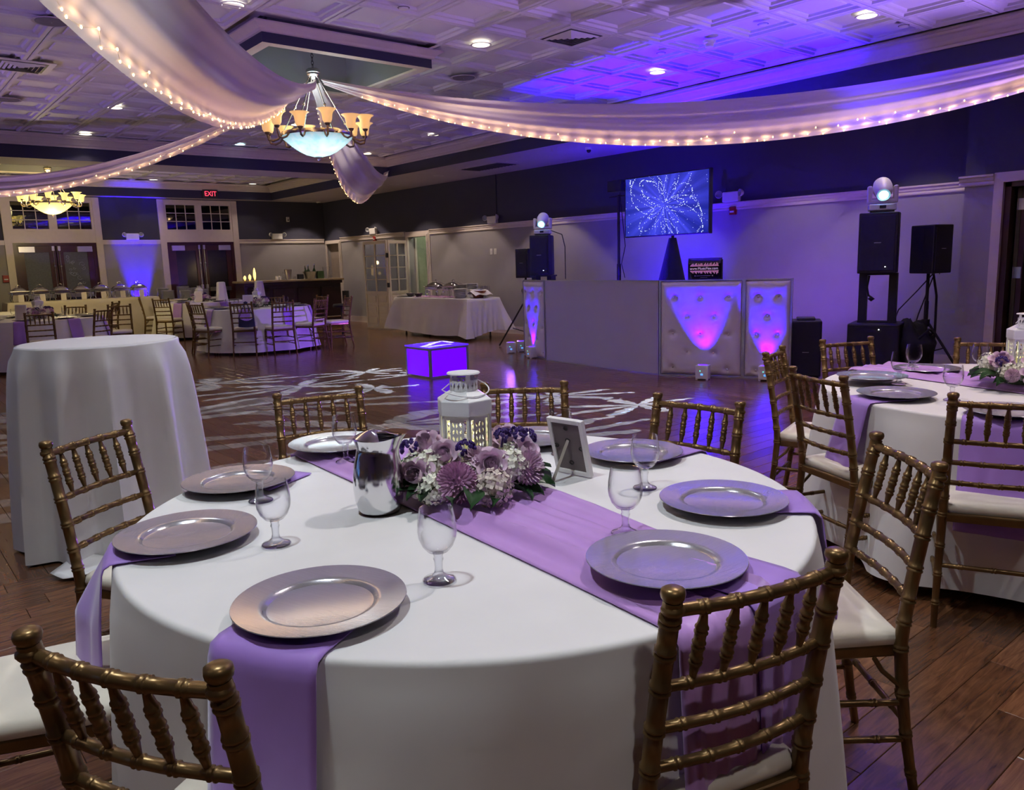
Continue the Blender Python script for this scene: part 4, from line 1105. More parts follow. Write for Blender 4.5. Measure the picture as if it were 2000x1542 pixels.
# ================================================================== CHANDELIERS AND DRAPES
CHX, CHY = 3.87, 7.65
def bell_shade():
    b = MB(); n = 32; rows = [(.022, 0), (.034, .006), (.043, .026), (.046, .058), (.051, .088), (.066, .112), (.088, .128), (.092, .130)]
    vs = []
    for r_, z in rows:
        for i in range(n):
            a = 2*PI*i/n; k = 1+.035*math.cos(a*16)*(1 if .02 < z < .1 else .2); vs.append((r_*k*math.cos(a), r_*k*math.sin(a), z))
    fs = [(i*n+j, i*n+(j+1) % n, (i+1)*n+(j+1) % n, (i+1)*n+j) for i in range(len(rows)-1) for j in range(n)]
    return b.add(vs, fs)
def chandelier(x, y, label, cool, chain_top):
    t = thing('chandelier', label, 'chandelier', (x, y, 0))
    zr = 2.725
    # chain links
    ch = MB(); z = 3.385; k = 0
    while z < chain_top:
        ax = (1, 0) if k % 2 else (0, 1)
        ch.tube([(ax[0]*.012*math.cos(q*PI/4), ax[1]*.012*math.cos(q*PI/4), z+.02+.024*math.sin(q*PI/4)) for q in range(8)], .003, 5, closed=True); z += .034; k += 1
    ch.obj('chain', MT['black'], t)
    MB().lathe([(0, 3.385), (.055, 3.38), (.070, 3.365), (.070, 3.345), (.060, 3.338), (.064, 3.325), (.050, 3.305), (.030, 3.295), (.018, 3.28), (0, 3.275)], 28).obj('crown_hub', MT['steel_dull'] if cool else MT['nickel'], t)
    for k in range(6):
        a = PI/6+k*PI/3; p0 = Vector((.035*math.cos(a), .035*math.sin(a), 3.315)); p1 = Vector((.335*math.cos(a), .335*math.sin(a), 2.76))
        m_ = p0.lerp(p1, .55)
        MB().tube([p0, p1], .006, 6).sphere(.016, tuple(m_), 8, 5).sphere(.011, tuple(p1), 8, 5).obj('rod', MT['nickel'], t)
    MB().lathe([(.345, zr), (.358, zr-.004), (.362, zr+.016), (.358, zr+.034), (.345, zr+.030), (.340, zr+.01)], 48).obj('rim_ring', MT['nickel'], t)
    bw = MB(); n = 64; rows = [(.350, zr), (.342, zr-.018), (.305, zr-.050), (.25, zr-.095), (.19, zr-.138), (.125, zr-.172), (.06, zr-.190), (.022, zr-.194)]; vs = []
    for r_, z in rows:
        for i in range(n):
            a = 2*PI*i/n; kk = 1+.012*math.cos(a*32)*(1 if .1 < r_ < .3 else .2); vs.append((r_*kk*math.cos(a), r_*kk*math.sin(a), z))
    bw.add(vs, [(i*n+(j+1) % n, i*n+j, (i+1)*n+j, (i+1)*n+(j+1) % n) for i in range(len(rows)-1) for j in range(n)])
    bw.obj('bowl', MT['bowl_glow'] if cool else MT['bowl_yellow'], t)
    MB().lathe([(0, zr-.190), (.034, zr-.192), (.036, zr-.200), (.018, zr-.206), (.010, zr-.214), (.016, zr-.224), (.014, zr-.234), (0, zr-.240)], 16).obj('finial', MT['steel_dull'] if cool else MT['nickel'], t)
    shm = bell_shade()
    for k in range(12):
        a = PI/12+k*PI/6; hi = k % 2 == 0
        R0, zs = (.50, zr+.045) if hi else (.455, zr-.0)
        if not hi: R0, zs = .49, zr+.015
        c_, s_ = math.cos(a), math.sin(a)
        path = [(.35, zr+.01), (.39, zr-.035), (.44, zr-.055), (R0-.01, zr-.045), (R0, zr-.01), (R0, zs)]
        MB().tube([(r_*c_, r_*s_, z) for r_, z in path], [.010, .010, .011, .011, .010, .010], 8).lathe([(0, -.012), (.016, -.01), (.024, .0), (.028, .012), (.020, .018), (0, .018)], 12, (R0*c_, R0*s_, zs)).obj('arm', MT['bronze'] if cool else MT['nickel'], t)
        MB().add(shm.v, shm.f, M4((R0*c_, R0*s_, zs+.012))).obj('shade', MT['shade_glow'] if cool else MT['shade_glow_yellow'], t, ang=60)
    if cool:
        l_ = lamp('bowl_lamp', 'POINT', (0, 0, 0), .35, (0.70, 0.96, 1.0), t, size=.10); l_.location = (0, 0, zr-.06)
        l_ = lamp('bowl_glow_down', 'SPOT', (0, 0, 0), 30, (0.72, 0.95, 1.0), t, (0, 0, -1), .12, 165, .6); l_.location = (0, 0, zr-.25)  # added spot standing in for the bowl's own downward light
        l_ = lamp('shade_glow_up', 'POINT', (0, 0, 0), 9, (0.85, 0.90, 0.85), t, size=.3); l_.location = (0, 0, zr+.30)
    else:
        l_ = lamp('bowl_lamp', 'POINT', (0, 0, 0), 42, (1.0, 0.80, 0.35), t, size=.15); l_.location = (0, 0, zr-.45)
        l_ = lamp('shade_glow_up', 'POINT', (0, 0, 0), 18, (1.0, 0.80, 0.38), t, size=.3); l_.location = (0, 0, zr+.30)
    return t
chandelier(CHX, CHY, 'large chandelier with a glowing cool white bowl, hung in the near coffer', True, 4.0)
chandelier(3.11, 16.87, 'yellow lit chandelier far left in front of the transom windows', False, 4.0)

def drape(name, label, B, zb, up_sag, lo_sag, lean, seed, spread=.16, end_gather=.10, zA=(3.30, 3.27)):
    A = Vector((CHX, CHY, 0)); Bv = Vector((B[0], B[1], 0)); d_ = (Bv-A).normalized(); nrm = Vector((-d_.y, d_.x, 0))
    if lean < 0: nrm = -nrm
    rs = random.Random(seed); ph = [rs.random()*6 for _ in range(5)]
    def zu(s): return zA[0]+(zb-zA[0])*s-4*up_sag*s*(1-s)
    def zl(s): return zA[1]+(zb-.05-zA[1])*s-4*lo_sag*s*(1-s)
    def surf(u, s):       # u: 0 upper edge .. 1 lower edge
        s0 = .012+.988*s
        g = min(1, s0/end_gather, (1-s0)/end_gather*1.2) ; g = max(.12, g); g = g**.6
        a_, b_ = zu(s0), zl(s0)
        # trough shape: upper hem leans out, the belly falls, the lower hem comes forward
        prof = -math.cos(PI*u)*.5
        pl = .016*math.sin(u*17+ph[0]+s*2)*g+.010*math.sin(u*31+ph[1]-s*3)*g+.012*math.sin(s*9+ph[2]+u*4)*g
        fr = .010*math.sin(s*150+ph[3])*max(0, u-.72)*3*g*(.5+.5*math.sin(s*13+ph[4]))
        off = spread*g*(prof*abs(1))+pl+fr
        h = a_+(b_-a_)*(u**.92)
        p_ = A+(Bv-A)*s0+nrm*off; p_.z = h+.25*pl; return p_
    b = MB(); b.grid(lambda v, u: surf(u, v), 220, 26)
    o = b.obj(name, MT['sheer_cloth'], ang=85); tag(o, label, 'drape')
    return surf
BULB = MB().sphere(.0048, (0, 0, 0), 6, 4, 1.5).mesh('bulb'); BULB.materials.append(MT['bulb_warm'])
def string_lights(label, surf, n, side, seed, s0=.05, s1=.98, pw=.20, nlamp=14, spr=.26):
    rs = random.Random(seed); pts = []
    for k in range(n):
        s = s0+(s1-s0)*(k+rs.uniform(-.3, .3))/n; u = .985-(rs.random()**2.4)*spr
        p_ = surf(u, min(.995, max(0, s))); e = (surf(u, min(.995, s+.01))-p_); nn = Vector((-e.y, e.x, 0)).normalized()*side
        pts.append(p_+nn*.016)
    t = thing('string_lights', label, 'string lights', (0, 0, 0))
    MB().tube(pts, .0014, 4).obj('wire', MT['white_paint'], t)
    for p_ in pts: mobj('bulb', BULB, None, t, p_)
    for k in range(nlamp):
        s = s0+(s1-s0)*(k+.5)/nlamp; p_ = surf(.93, s); e = surf(.93, min(.999, s+.01))-p_; nn = Vector((-e.y, e.x, 0)).normalized()*side
        l_ = lamp('bulb_glow', 'POINT', (0, 0, 0), pw, (1.0, 0.62, 0.28), t, size=.03); l_.location = p_+nn*.045
    return t
srf = drape('drape', 'long sheer drape with lights sweeping from the chandelier to the upper right', (8.5, .9), 3.30, .545, .86, 1, 1)
string_lights('warm fairy lights along the lower hem of the long right drape', srf, 92, -1, 11, nlamp=46, pw=.26)
srf = drape('drape', 'sheer drape with lights curving down to the left above the far chandelier', (-.8, 13.9), 3.30, .74, .95, 1, 2)
string_lights('fairy lights along the drape on the left above the far chandelier', srf, 78, 1, 12, nlamp=40, pw=.26)
srf = drape('drape', 'broad sheer drape rising to the top left corner in front of the coffer', (-.8, .9), 3.25, .63, 1.0, -1, 3, spread=.26)
string_lights('bright fairy lights gathered along the hem of the broad top left drape', srf, 92, 1, 13, nlamp=46, pw=.24, spr=.12)
srf = drape('drape', 'violet lit sheer drape hanging behind the chandelier to the tray corner', (8.42, 13.82), 3.26, .42, .86, 1, 4, spread=.34, end_gather=.40)
string_lights('small fairy lights edging the violet drape behind the chandelier', srf, 86, 1, 14, nlamp=20, pw=.2, spr=.16)

# ================================================================== CEILING AND WALL FITTINGS
def ceiling_vent(x, y, z, label, s=.42, rz=0):
    t = thing('air_vent', label, 'vent', (x, y, z), rz)
    MB().box(-s/2-.06, s/2+.06, -s/2-.06, s/2+.06, -.006, .002).obj('face_plate', MT['white_paint'], t, smooth=False)
    MB().box(-s/2, s/2, -s/2, s/2, -.0075, -.0065).obj('throat', MT['dark_grey'], t, smooth=False)
    for k in range(5):
        q = s/2-.02-k*.04
        b = MB()
        for a in range(4): b.add([(-q, -q, -.010), (q, -q, -.010), (q-.018, -q+.018, -.022), (-q+.018, -q+.018, -.022)], [(0, 1, 2, 3), (3, 2, 1, 0)], Matrix.Rotation(a*PI/2, 4, 'Z'))
        b.obj('louvre', MT['white_paint'], t, smooth=False)
ceiling_vent(5.57, 5.69, ZT, 'square louvred air vent in the violet tiles right of centre'); ceiling_vent(1.64, 9.55, ZT, 'square louvred air vent at the left edge of the ceiling'); ceiling_vent(1.65, 12.9, ZT, 'smaller looking louvred vent low at the left edge above the drape')
t = thing('return_vent', 'long dark return vent in the soffit above the right wall', 'vent', (9.28, 11.7, ZS))
MB().box(-.25, .25, -.58, .58, -.006, .001).obj('frame', MT['soffit_paint'], t, smooth=False); MB().box(-.22, .22, -.55, .55, -.008, -.0062).obj('grille', MT['dark_grey'], t, smooth=False)
for k in range(12): MB().box(-.22, .22, -.53+k*.095, -.515+k*.095, -.014, -.008).obj('slat', MT['dark_grey'], t, smooth=False)
def ceil_speaker(x, y, label):
    t = thing('ceiling_speaker', label, 'speaker', (x, y, ZT))
    MB().lathe([(.125, .002), (.14, -.006), (.15, -.004), (.152, .002)], 32).obj('ring', MT['soffit_paint'], t); MB().lathe([(0, -.007), (.125, -.005), (.125, .002)], 32).obj('grille', MT['spk_grille'], t)
    MB().sphere(.006, (0, 0, -.008)).obj('screw', MT['steel_dull'], t)
mat('spk_grille', (0.22, 0.20, 0.22), 0.8)
ceil_speaker(1.60, 7.80, 'round ceiling speaker at the top left'); ceil_speaker(5.70, 7.58, 'round ceiling speaker right of the coffer'); ceil_speaker(1.77, 11.4, 'round ceiling speaker at the left edge below the vent')
t = thing('smoke_detector', 'white smoke detector hanging from the blue lit tiles', 'smoke detector', (6.81, 5.03, ZT))
MB().lathe([(0, .0), (.065, .0), (.06, -.022), (.05, -.028), (0, -.028)], 20).obj('base', MT['white_paint'], t); MB().lathe([(.046, -.028), (.040, -.060), (.02, -.064), (0, -.064)], 20).obj('sensor_head', MT['white_paint'], t)
for x, y, l in ((3.81, 5.85, 'round sprinkler cover plate above the chandelier at the top edge'), (6.77, 5.60, 'round sprinkler cover plate in the blue lit tiles'), (6.76, 4.40, 'sprinkler cover plate right of the smoke detector'), (7.94, 3.66, 'sprinkler cover plate beside the right crown moulding')):
    t = thing('sprinkler_cover', l, 'sprinkler', (x, y, ZT)); MB().lathe([(0, -.012), (.038, -.012), (.040, -.008), (.040, -.005)], 20).obj('plate', MT['white_paint'], t); MB().lathe([(.044, -.003), (.05, 0), (.044, .002)], 20).obj('rim', MT['dark_grey'], t)
for x, y, l in ((9.19, 9.04, 'small dome camera under the soffit below the right drape'), (9.9, 19.75, 'tiny dome camera under the soffit in the far corner')):
    t = thing('dome_camera', l, 'camera', (x, y, ZS)); MB().lathe([(0, 0), (.06, 0), (.058, -.03), (.045, -.035), (0, -.035)], 18).obj('housing', MT['white_paint'], t); MB().sphere(.036, (0, 0, -.045), 12, 6).obj('dome', MT['black'], t)
def emergency(loc, rz, label):
    """box with two round lamp heads; local -y is the room side"""
    t = thing('emergency_light', label, 'emergency light', loc, rz)
    MB().box(-.14, .14, -.075, 0, 0, .145).obj('battery_box', MT['white_paint'], t, smooth=False, bevel=.012)
    for s in (-1, 1):
        h = MB().tube([(s*.135, -.05, .10), (s*.165, -.06, .115)], .012, 8).obj('arm', MT['white_paint'], t)
        m = M4((s*.19, -.08, .115), rz=-s*.5, rx=PI/2)
        l_ = MB().lathe([(0, -.035), (.032, -.03), (.052, .0), (.055, .022), (.05, .025)], 18, m=m).obj('lamp_head', MT['white_paint'], t)
        MB().lathe([(0, .018), (.049, .024)], 18, m=m).obj('lens', MT['pane_glass'], l_)
emergency((RX, 17.45, 2.20), -PI/2, 'emergency light on the right wall above the folding screen'); emergency((RX, 12.72, 2.20), -PI/2, 'emergency light on the rail above the switch plates')
emergency((RX, 7.08, 2.20), -PI/2, 'emergency light on the rail just right of the television'); emergency((5.28, BY, 2.19), 0, 'emergency light washed blue between the two double doors'); emergency((8.81, BY, 2.19), 0, 'emergency light on the back wall above the bar')
def wall_box(name, loc, rz, w, h, d_, m, label, cat, extra=None):
    t = thing(name, label, cat, loc, rz); MB().box(-w/2, w/2, -d_, 0, -h/2, h/2).obj('plate', MT[m], t, smooth=False, bevel=.003)
    if extra: extra(t)
    return t
def toggles(n):
    def f(t):
        for k in range(n): MB().box(-.006+(k-(n-1)/2)*.04, .006+(k-(n-1)/2)*.04, -.016, -.005, -.012, .012).obj('toggle', MT['white_paint'], t, smooth=False)
    return f
wall_box('switch_plate', (RX, 12.84, 1.645), -PI/2, .075, .12, .006, 'white_paint', 'left one of the two white switch plates on the right wall', 'switch', toggles(1))
wall_box('switch_plate', (RX, 12.71, 1.645), -PI/2, .085, .12, .006, 'white_paint', 'right one of the two white switch plates on the right wall', 'switch', toggles(1))
wall_box('outlet_plate', (RX, 4.55, .31), -PI/2, .08, .13, .006, 'white_paint', 'white outlet plate low on the wall right of the subwoofer', 'outlet', toggles(1))
wall_box('outlet_plate', (RX, 10.1, .40), -PI/2, .08, .13, .006, 'white_paint', 'white outlet plate low on the wall behind the speaker tripod', 'outlet', toggles(1))
def bar_pull(t): MB().box(-.035, .035, -.055, -.045, -.025, .0).obj('pull_bar', MT['white_paint'], t, smooth=False)
wall_box('fire_alarm_pull', (RX, 7.06, 2.07), -PI/2, .10, .11, .045, 'red_plastic', 'red fire alarm box below the emergency light right of the television', 'fire alarm', bar_pull)
wall_box('fire_alarm_pull', (RX, 17.42, 2.09), -PI/2, .10, .11, .045, 'red_plastic', 'red fire alarm box above the folding screen', 'fire alarm', bar_pull)
wall_box('fire_alarm_pull', (2.66, BY, 1.38), 0, .11, .15, .045, 'red_plastic', 'red fire alarm box at the left edge beside the double doors', 'fire alarm', bar_pull)
wall_box('motion_sensor', (9.15, BY, 2.70), 0, .07, .12, .05, 'white_paint', 'small pale sensor high on the back wall over the bar', 'sensor', lambda t: MB().sphere(.02, (0, -.05, -.02)).obj('lens', MT['dark_grey'], t))
# cable run on the upper right wall
tag(MB().tube([(RX-.008, 12.62, ZS), (RX-.008, 12.62, 2.36), (RX-.008, 12.66, 2.33)], .006, 6).obj('wall_cable', MT['black']), 'dark cable running down the wall from the soffit to the emergency light', 'cable')
# exit sign
t = thing('exit_sign', 'exit sign with red letters on the far soffit edge', 'sign', (7.05, W1-.01, 3.255))
MB().box(-.18, .18, -.04, 0, -.10, .10).obj('housing', MT['dark_grey'], t, smooth=False, bevel=.004)
def text_mesh(txt, size, ext=.002):
    cu = bpy.data.curves.new('txt', 'FONT'); cu.body = txt; cu.size = size; cu.extrude = ext; cu.align_x = 'CENTER'; cu.align_y = 'CENTER'
    o = bpy.data.objects.new('txt', cu); C.objects.link(o); bpy.context.view_layer.update()
    me = bpy.data.meshes.new_from_object(o.evaluated_get(bpy.context.evaluated_depsgraph_get())); bpy.data.objects.remove(o); bpy.data.curves.remove(cu)
    return me
me = text_mesh('EXIT', .155); o = mobj('letters', me, MT['exit_red'], t, (0, -.043, -.0)); o.rotation_euler = (PI/2, 0, 0); o.scale = (.92, 1.05, 1)

# ================================================================== COLOURED LED LIGHTS
def led_par(loc, rz, label, power, target, color=BLUE, cone=55, size=.05, blend=.6):
    """small white battery uplight, light leaves through the top"""
    t = thing('led_uplight', label, 'uplight', loc, rz, 'white battery uplights')
    b = MB().prism([(-.075, -.065), (.075, -.065), (.075, .065), (-.075, .065)], .012, .17); b.obj('housing', MT['white_paint'], t, smooth=False, bevel=.006)
    for x in (-.06, .06):
        for y in (-.05, .05): MB().box(x-.012, x+.012, y-.012, y+.012, 0, .013).obj('foot', MT['white_paint'], t, smooth=False)
    MB().lathe([(0, .172), (.05, .172), (.055, .168)], 20).obj('lens', MT['led_blue'], t)
    MB().box(-.013, .013, -.068, -.064, .055, .075).obj('display', MT['led_display'], t, smooth=False)
    MB().sphere(.006, (-.02, -.066, .105), 8, 5).obj('indicator', MT['led_green'], t)
    l_ = lamp('led_beam', 'SPOT', (0, 0, 0), power, color, t, None, size, cone, blend)
    l_.location = (0, 0, .185)
    d_ = Matrix.Rotation(-rz, 3, 'Z') @ (Vector(target)-Vector(loc)-Vector((0, 0, .185))); l_.rotation_euler = d_.to_track_quat('-Z', 'Y').to_euler()
    return t

# ================================================================== DJ BOOTH
BH = 1.15
def tufted(a, b, label, cols, seed):
    a, b = Vector((*a, 0)), Vector((*b, 0)); e = b-a; w = e.length; rz = math.atan2(e.y, e.x)
    t = thing('tufted_panel', label, 'booth panel', a, rz, 'white tufted panels of the DJ booth')      # local x along the panel, room side is +y or -y
    t['_w'] = w
    fr = MB()
    for x0, x1, z0, z1 in ((0, .018, 0, BH), (w-.018, w, 0, BH), (.018, w-.018, 0, .02), (.018, w-.018, BH-.012, BH)): fr.box(x0, x1, -.03, .03, z0, z1)
    fr.obj('frame', MT['aluminium'], t, smooth=False)
    bt = [(w*x, z) for x, z in cols]
    def fn(u, v):
        x = .02+(w-.04)*u; z = .025+(BH-.04)*v
        ed = min(x-.02, w-.02-x, z-.025, BH-.015-z); puff = .035*(1-math.exp(-max(0, ed)/.028))
        dm = 0
        for bx, bz in bt:
            d2 = (x-bx)**2+(z-bz)**2; dm += math.exp(-d2/.0009)*.026+math.exp(-d2/.006)*.008
        return (x, -(.012+puff-dm), z)
    MB().grid(fn, 44, 72).obj('padding', MT['vinyl'], t, ang=85)
    for bx, bz in bt: MB().sphere(.011, (bx, -.022, bz), 10, 6).obj('button', MT['vinyl'], t)
    return t
P0, P1, P2, P3, P4 = (7.93, 9.21), (7.69, 8.46), (7.53, 6.24), (7.93, 5.33), (8.14, 4.84)
cN = [(.14, .97), (.52, .97), (.88, .97), (.30, .76), (.66, .76), (.14, .50), (.52, .52), (.88, .46), (.30, .30), (.66, .28), (.88, .10)]
tufted(P0, P1, 'narrow white tufted panel lit blue at the left end of the DJ booth', cN, 1)
cW = [(.18, .95), (.50, .95), (.83, .95), (.34, .73), (.67, .73), (.17, .52), (.50, .51), (.83, .51), (.34, .30), (.66, .29), (.17, .11), (.82, .10)]
tufted(P2, P3, 'wide white tufted panel with a blue light cone, middle right of the DJ booth', cW, 2)
cR = [(.30, .95), (.72, .95), (.50, .73), (.28, .52), (.72, .52), (.48, .31), (.28, .10), (.72, .10)]
tufted(P3, P4, 'narrow white tufted panel at the right end of the DJ booth', cR, 3)
e = Vector((*P2, 0))-Vector((*P1, 0)); w = e.length
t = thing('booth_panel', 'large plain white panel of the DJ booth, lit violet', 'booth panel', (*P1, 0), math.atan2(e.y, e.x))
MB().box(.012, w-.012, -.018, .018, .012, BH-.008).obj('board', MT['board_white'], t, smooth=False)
fr = MB()
for x0, x1, z0, z1 in ((0, .014, 0, BH), (w-.014, w, 0, BH), (.014, w-.014, 0, .014), (.014, w-.014, BH-.01, BH)): fr.box(x0, x1, -.022, .022, z0, z1)
fr.obj('frame', MT['aluminium'], t, smooth=False)
t = thing('dj_table', 'dark table top behind the DJ booth panels', 'table', (8.15, 6.6, 0))
MB().box(-.28, .22, -.78, .5, 1.09, 1.12).obj('top', MT['black'], t, smooth=False)
for x, y in ((-.22, -.7), (.17, -.7), (-.22, .42), (.17, .42)): MB().tube([(x, y, 0), (x, y, 1.09)], .02, 8).obj('leg', MT['black'], t)

# uplights on the floor in front of the booth
led_par((7.575, 5.63, 0), math.atan2(P3[1]-P2[1], P3[0]-P2[0]), 'white uplight with a green lit display before the wide tufted panel', 300, (7.80, 5.82, 1.1), cone=58, blend=.4)
led_par((7.74, 8.845, 0), math.atan2(P1[1]-P0[1], P1[0]-P0[0]), 'white uplight in front of the left tufted panel', 260, (7.90, 8.80, 1.05), cone=58, blend=.4)
led_par((8.20, 9.62, 0), -.6, 'white uplight on the floor left of the booth, beside the tripod leg', 420, (6.6, 13.0, .7), VIOLET, cone=62, blend=1)
led_par((7.98, 9.62, 0), -.7, 'added violet wash uplight beside the left end of the booth, aimed across the dance floor', 900, (1.0, 4.6, .75), VIOLET, cone=34, blend=1)  # added lamp, tints the cocktail table cloth violet
led_par((7.94, 5.03, 0), math.atan2(P4[1]-P3[1], P4[0]-P3[0]), 'white uplight half hidden by a gilt chair before the right tufted panel', 260, (8.10, 5.10, 1.1), cone=58, blend=.4)
led_par((8.15, 8.22, 0), 0, 'white uplight on the floor behind the booth', 6000, (6.95, 5.3, 3.5), cone=72, blend=.8)
led_par((5.33, BY-.22, 0), 0, 'uplight on the floor washing the back wall blue', 700, (5.33, BY+.06, 2.1), cone=34)
led_par((9.35, 7.6, 0), 0, 'uplight washing the wall behind the television', 420, (10.2, 8.4, 2.2), cone=100, blend=1)
led_par((8.72, 5.45, 0), 0, 'uplight washing the wall beside the right loudspeakers', 95, (10.2, 5.7, 1.6), VIOLET, cone=110, blend=1)
for (x, y), tg, pw in (((-4.2, 5), (1.5, 6.5, 3.5), 640), ((-4.2, 10), (1.5, 11, 3.5), 700), ((3.0, -3.2), (4.2, 2.5, 3.5), 750), ((9.2, 1.2), (6.4, 3.2, 3.5), 1100)):  # unseen uplights added to give the room a violet ambient
    t = led_par((x, y, 0), 0, 'added violet fill uplight by a wall out of the picture', pw, tg, (0.42, 0.24, 1.0), 52, .08, 1); t['group'] = 'added fill uplights out of view'

# television, its draped stand, mast light
t = thing('television', 'wide television showing a blue sparkling star burst', 'television', (8.6, 7.03, 2.12), -PI/2)
MB().box(-.725, .725, -.01, .05, -.41, .41).obj('housing', MT['black'], t, smooth=False, bevel=.006)
MB().box(-.705, .705, -.0125, -.0095, -.392, .392).obj('screen', None, t, smooth=False)
def tv_material():
    m, nt, b = nodes('tv_screen')
    tc = N(nt, 'ShaderNodeTexCoord'); sp = N(nt, 'ShaderNodeSeparateXYZ'); nt.links.new(tc.outputs['Object'], sp.inputs[0])
    def M(op, a, bb=None, c=None):
        n = N(nt, 'ShaderNodeMath', operation=op)
        for i, q in enumerate((a, bb, c)):
            if q is None: continue
            if isinstance(q, (int, float)): n.inputs[i].default_value = q
            else: nt.links.new(q, n.inputs[i])
        return n.outputs[0]
    x, z = sp.outputs['X'], sp.outputs['Z']
    ang = M('ARCTAN2', z, x); rad = M('SQRT', M('ADD', M('MULTIPLY', x, x), M('MULTIPLY', z, z)))
    cv = N(nt, 'ShaderNodeCombineXYZ'); nt.links.new(M('MULTIPLY', M('COSINE', ang), 2.2), cv.inputs[0]); nt.links.new(M('MULTIPLY', M('SINE', ang), 2.2), cv.inputs[1])
    no = N(nt, 'ShaderNodeTexNoise', i_Scale=2.2, i_Detail=5); nt.links.new(cv.outputs[0], no.inputs['Vector'])
    rays = M('MULTIPLY', M('POWER', no.outputs['Fac'], 2.2), M('SUBTRACT', 1.15, rad))
    base = N(nt, 'ShaderNodeValToRGB'); el = base.color_ramp.elements
    el[0].position = .02; el[0].color = (0.004, 0.010, 0.16, 1); el[1].position = .42; el[1].color = (0.07, 0.08, 0.85, 1)
    nt.links.new(rays, base.inputs['Fac'])
    # looping trails, broken into beads
    tot = None
    for k, (n_, ph, am, of) in enumerate(((3, .4, .22, .26), (5, 1.7, .20, .34), (2, 2.6, .30, .36), (7, .9, .14, .18), (4, 3.9, .26, .46))):
        rr = M('ADD', M('MULTIPLY', M('SINE', M('ADD', M('MULTIPLY', ang, n_), ph)), am), of)
        ln = M('LESS_THAN', M('ABSOLUTE', M('SUBTRACT', rad, rr)), .011)
        tot = ln if tot is None else M('MAXIMUM', tot, ln)
    vo = N(nt, 'ShaderNodeTexVoronoi', i_Scale=52.0); nt.links.new(tc.outputs['Object'], vo.inputs['Vector'])
    bead = M('LESS_THAN', vo.outputs['Distance'], .42)
    v2 = N(nt, 'ShaderNodeTexVoronoi', i_Scale=20.0); nt.links.new(tc.outputs['Object'], v2.inputs['Vector'])
    spark = M('LESS_THAN', v2.outputs['Distance'], .10)
    f = M('MAXIMUM', M('MULTIPLY', tot, bead), M('MULTIPLY', spark, .8))
    mx = N(nt, 'ShaderNodeMix', data_type='RGBA'); nt.links.new(f, mx.inputs[0]); nt.links.new(base.outputs[0], mx.inputs[6]); mx.inputs[7].default_value = (0.62, 0.72, 1.0, 1)
    nt.links.new(mx.outputs[2], b.inputs['Emission Color']); b.inputs['Emission Strength'].default_value = 1.0
    b.inputs['Base Color'].default_value = (0.01, 0.01, 0.02, 1); b.inputs['Roughness'].default_value = .2
    return m
bpy.data.objects['screen'].data.materials.append(tv_material())
t = thing('stand_cover', 'black stretch cover over the television stand', 'stand cover', (8.69, 6.98, 0))
def scr(u, v):
    a = 2*PI*u; r_ = .43*(1-v)+.05*v; r_ *= 1+.10*math.cos(3*a)*(1-v*.6)
    return (r_*math.cos(a), r_*math.sin(a), .02+v*1.66)
MB().grid(scr, 36, 12, closeu=True).obj('fabric', MT['black_cloth'], t, ang=80); MB().tube([(0, 0, 1.4), (0, 0, 2.1)], .02, 10).obj('pole', MT['black'], t)
t = thing('mast_light', 'black mast with a boxy effect light left of the television', 'light stand', (8.62, 7.90, 0))
MB().tube([(0, 0, 0), (0, 0, 2.32)], .020, 10).tube([(0, 0, .9), (0, 0, 1.35)], .030, 10).obj('mast', MT['black'], t)
for k in range(3):
    a = k*2.1; MB().tube([(0, 0, .55), (.38*math.cos(a), .38*math.sin(a), .015)], .012, 6).obj('leg', MT['black'], t)
MB().box(-.10, .10, -.13, .13, 2.36, 2.52).box(-.05, .07, -.17, -.13, 2.40, 2.48).obj('effect_light', MT['black'], t, smooth=False, bevel=.012)
MB().tube([(0, -.17, 2.30), (0, -.12, 2.44)], .008, 6).tube([(0, .17, 2.30), (0, -.17, 2.30)], .012, 6).obj('bracket', MT['black'], t)
MB().tube([(.03, 0, 2.35), (.04, -.05, 1.9), (.05, -.08, 1.6), (.035, -.02, 1.35), (.05, -.07, 1.15)], .006, 6).obj('cable', MT['black'], t)

# website sign on the booth
sg = Vector((7.98, 5.92, 1.12)); rz = math.atan2(-.91, .40)+R(6)
t = thing('website_sign', 'glossy black curved sign printed with a website and pink sound waves', 'sign', sg, rz)
def sfn(u, v):
    x = (u-.5)*.40; y = .10*max(0, v-.72)**1.3*1.6; return (x, y, .005+v*.285*(1 if v < .8 else 1-.25*(v-.8)))
sb = MB().grid(sfn, 10, 18).obj('panel', MT['sign_black'], t, ang=80); sb.modifiers.new('thick', 'SOLIDIFY').thickness = -.008
MB().box(-.2, .2, .008, .12, 0, .01).box(.19, .2, .008, .12, 0, .26).obj('back_stand', MT['black'], t, smooth=False)
me = text_mesh('www.MusicFlex.com', .040, .0008); o = mobj('website_lettering', me, MT['text_print'], t, (-.01, -.0105, .155)); o.rotation_euler = (PI/2, 0, 0); o.scale = (1.0, 1.1, 1)
wv = MB(); hs = [.012, .022, .030, .014, .026, .034, .016, .028, .020, .032, .030, .012, .022, .036, .020, .034, .016, .030, .038, .014, .024, .036, .018, .040, .028]
for k, h in enumerate(hs):
    x = -.17+k*.0133
    wv.box(x, x+.0095, -.0105, -.0095, .186, .186+h); wv.box(x, x+.0095, -.0105, -.0095, .128-h, .128)
wv.box(-.175, .165, -.0105, -.0095, .182, .187); wv.box(-.175, .165, -.0105, -.0095, .127, .131)
wv.obj('sound_wave_print', MT['pink_print'], t, smooth=False)
wv = MB().box(-.10, .07, -.0105, -.0095, .066, .072).box(.085, .10, -.0105, -.0095, .062, .076).box(-.12, -.108, -.0105, -.0095, .062, .076).box(-.05, .03, -.0105, -.0095, .046, .050)
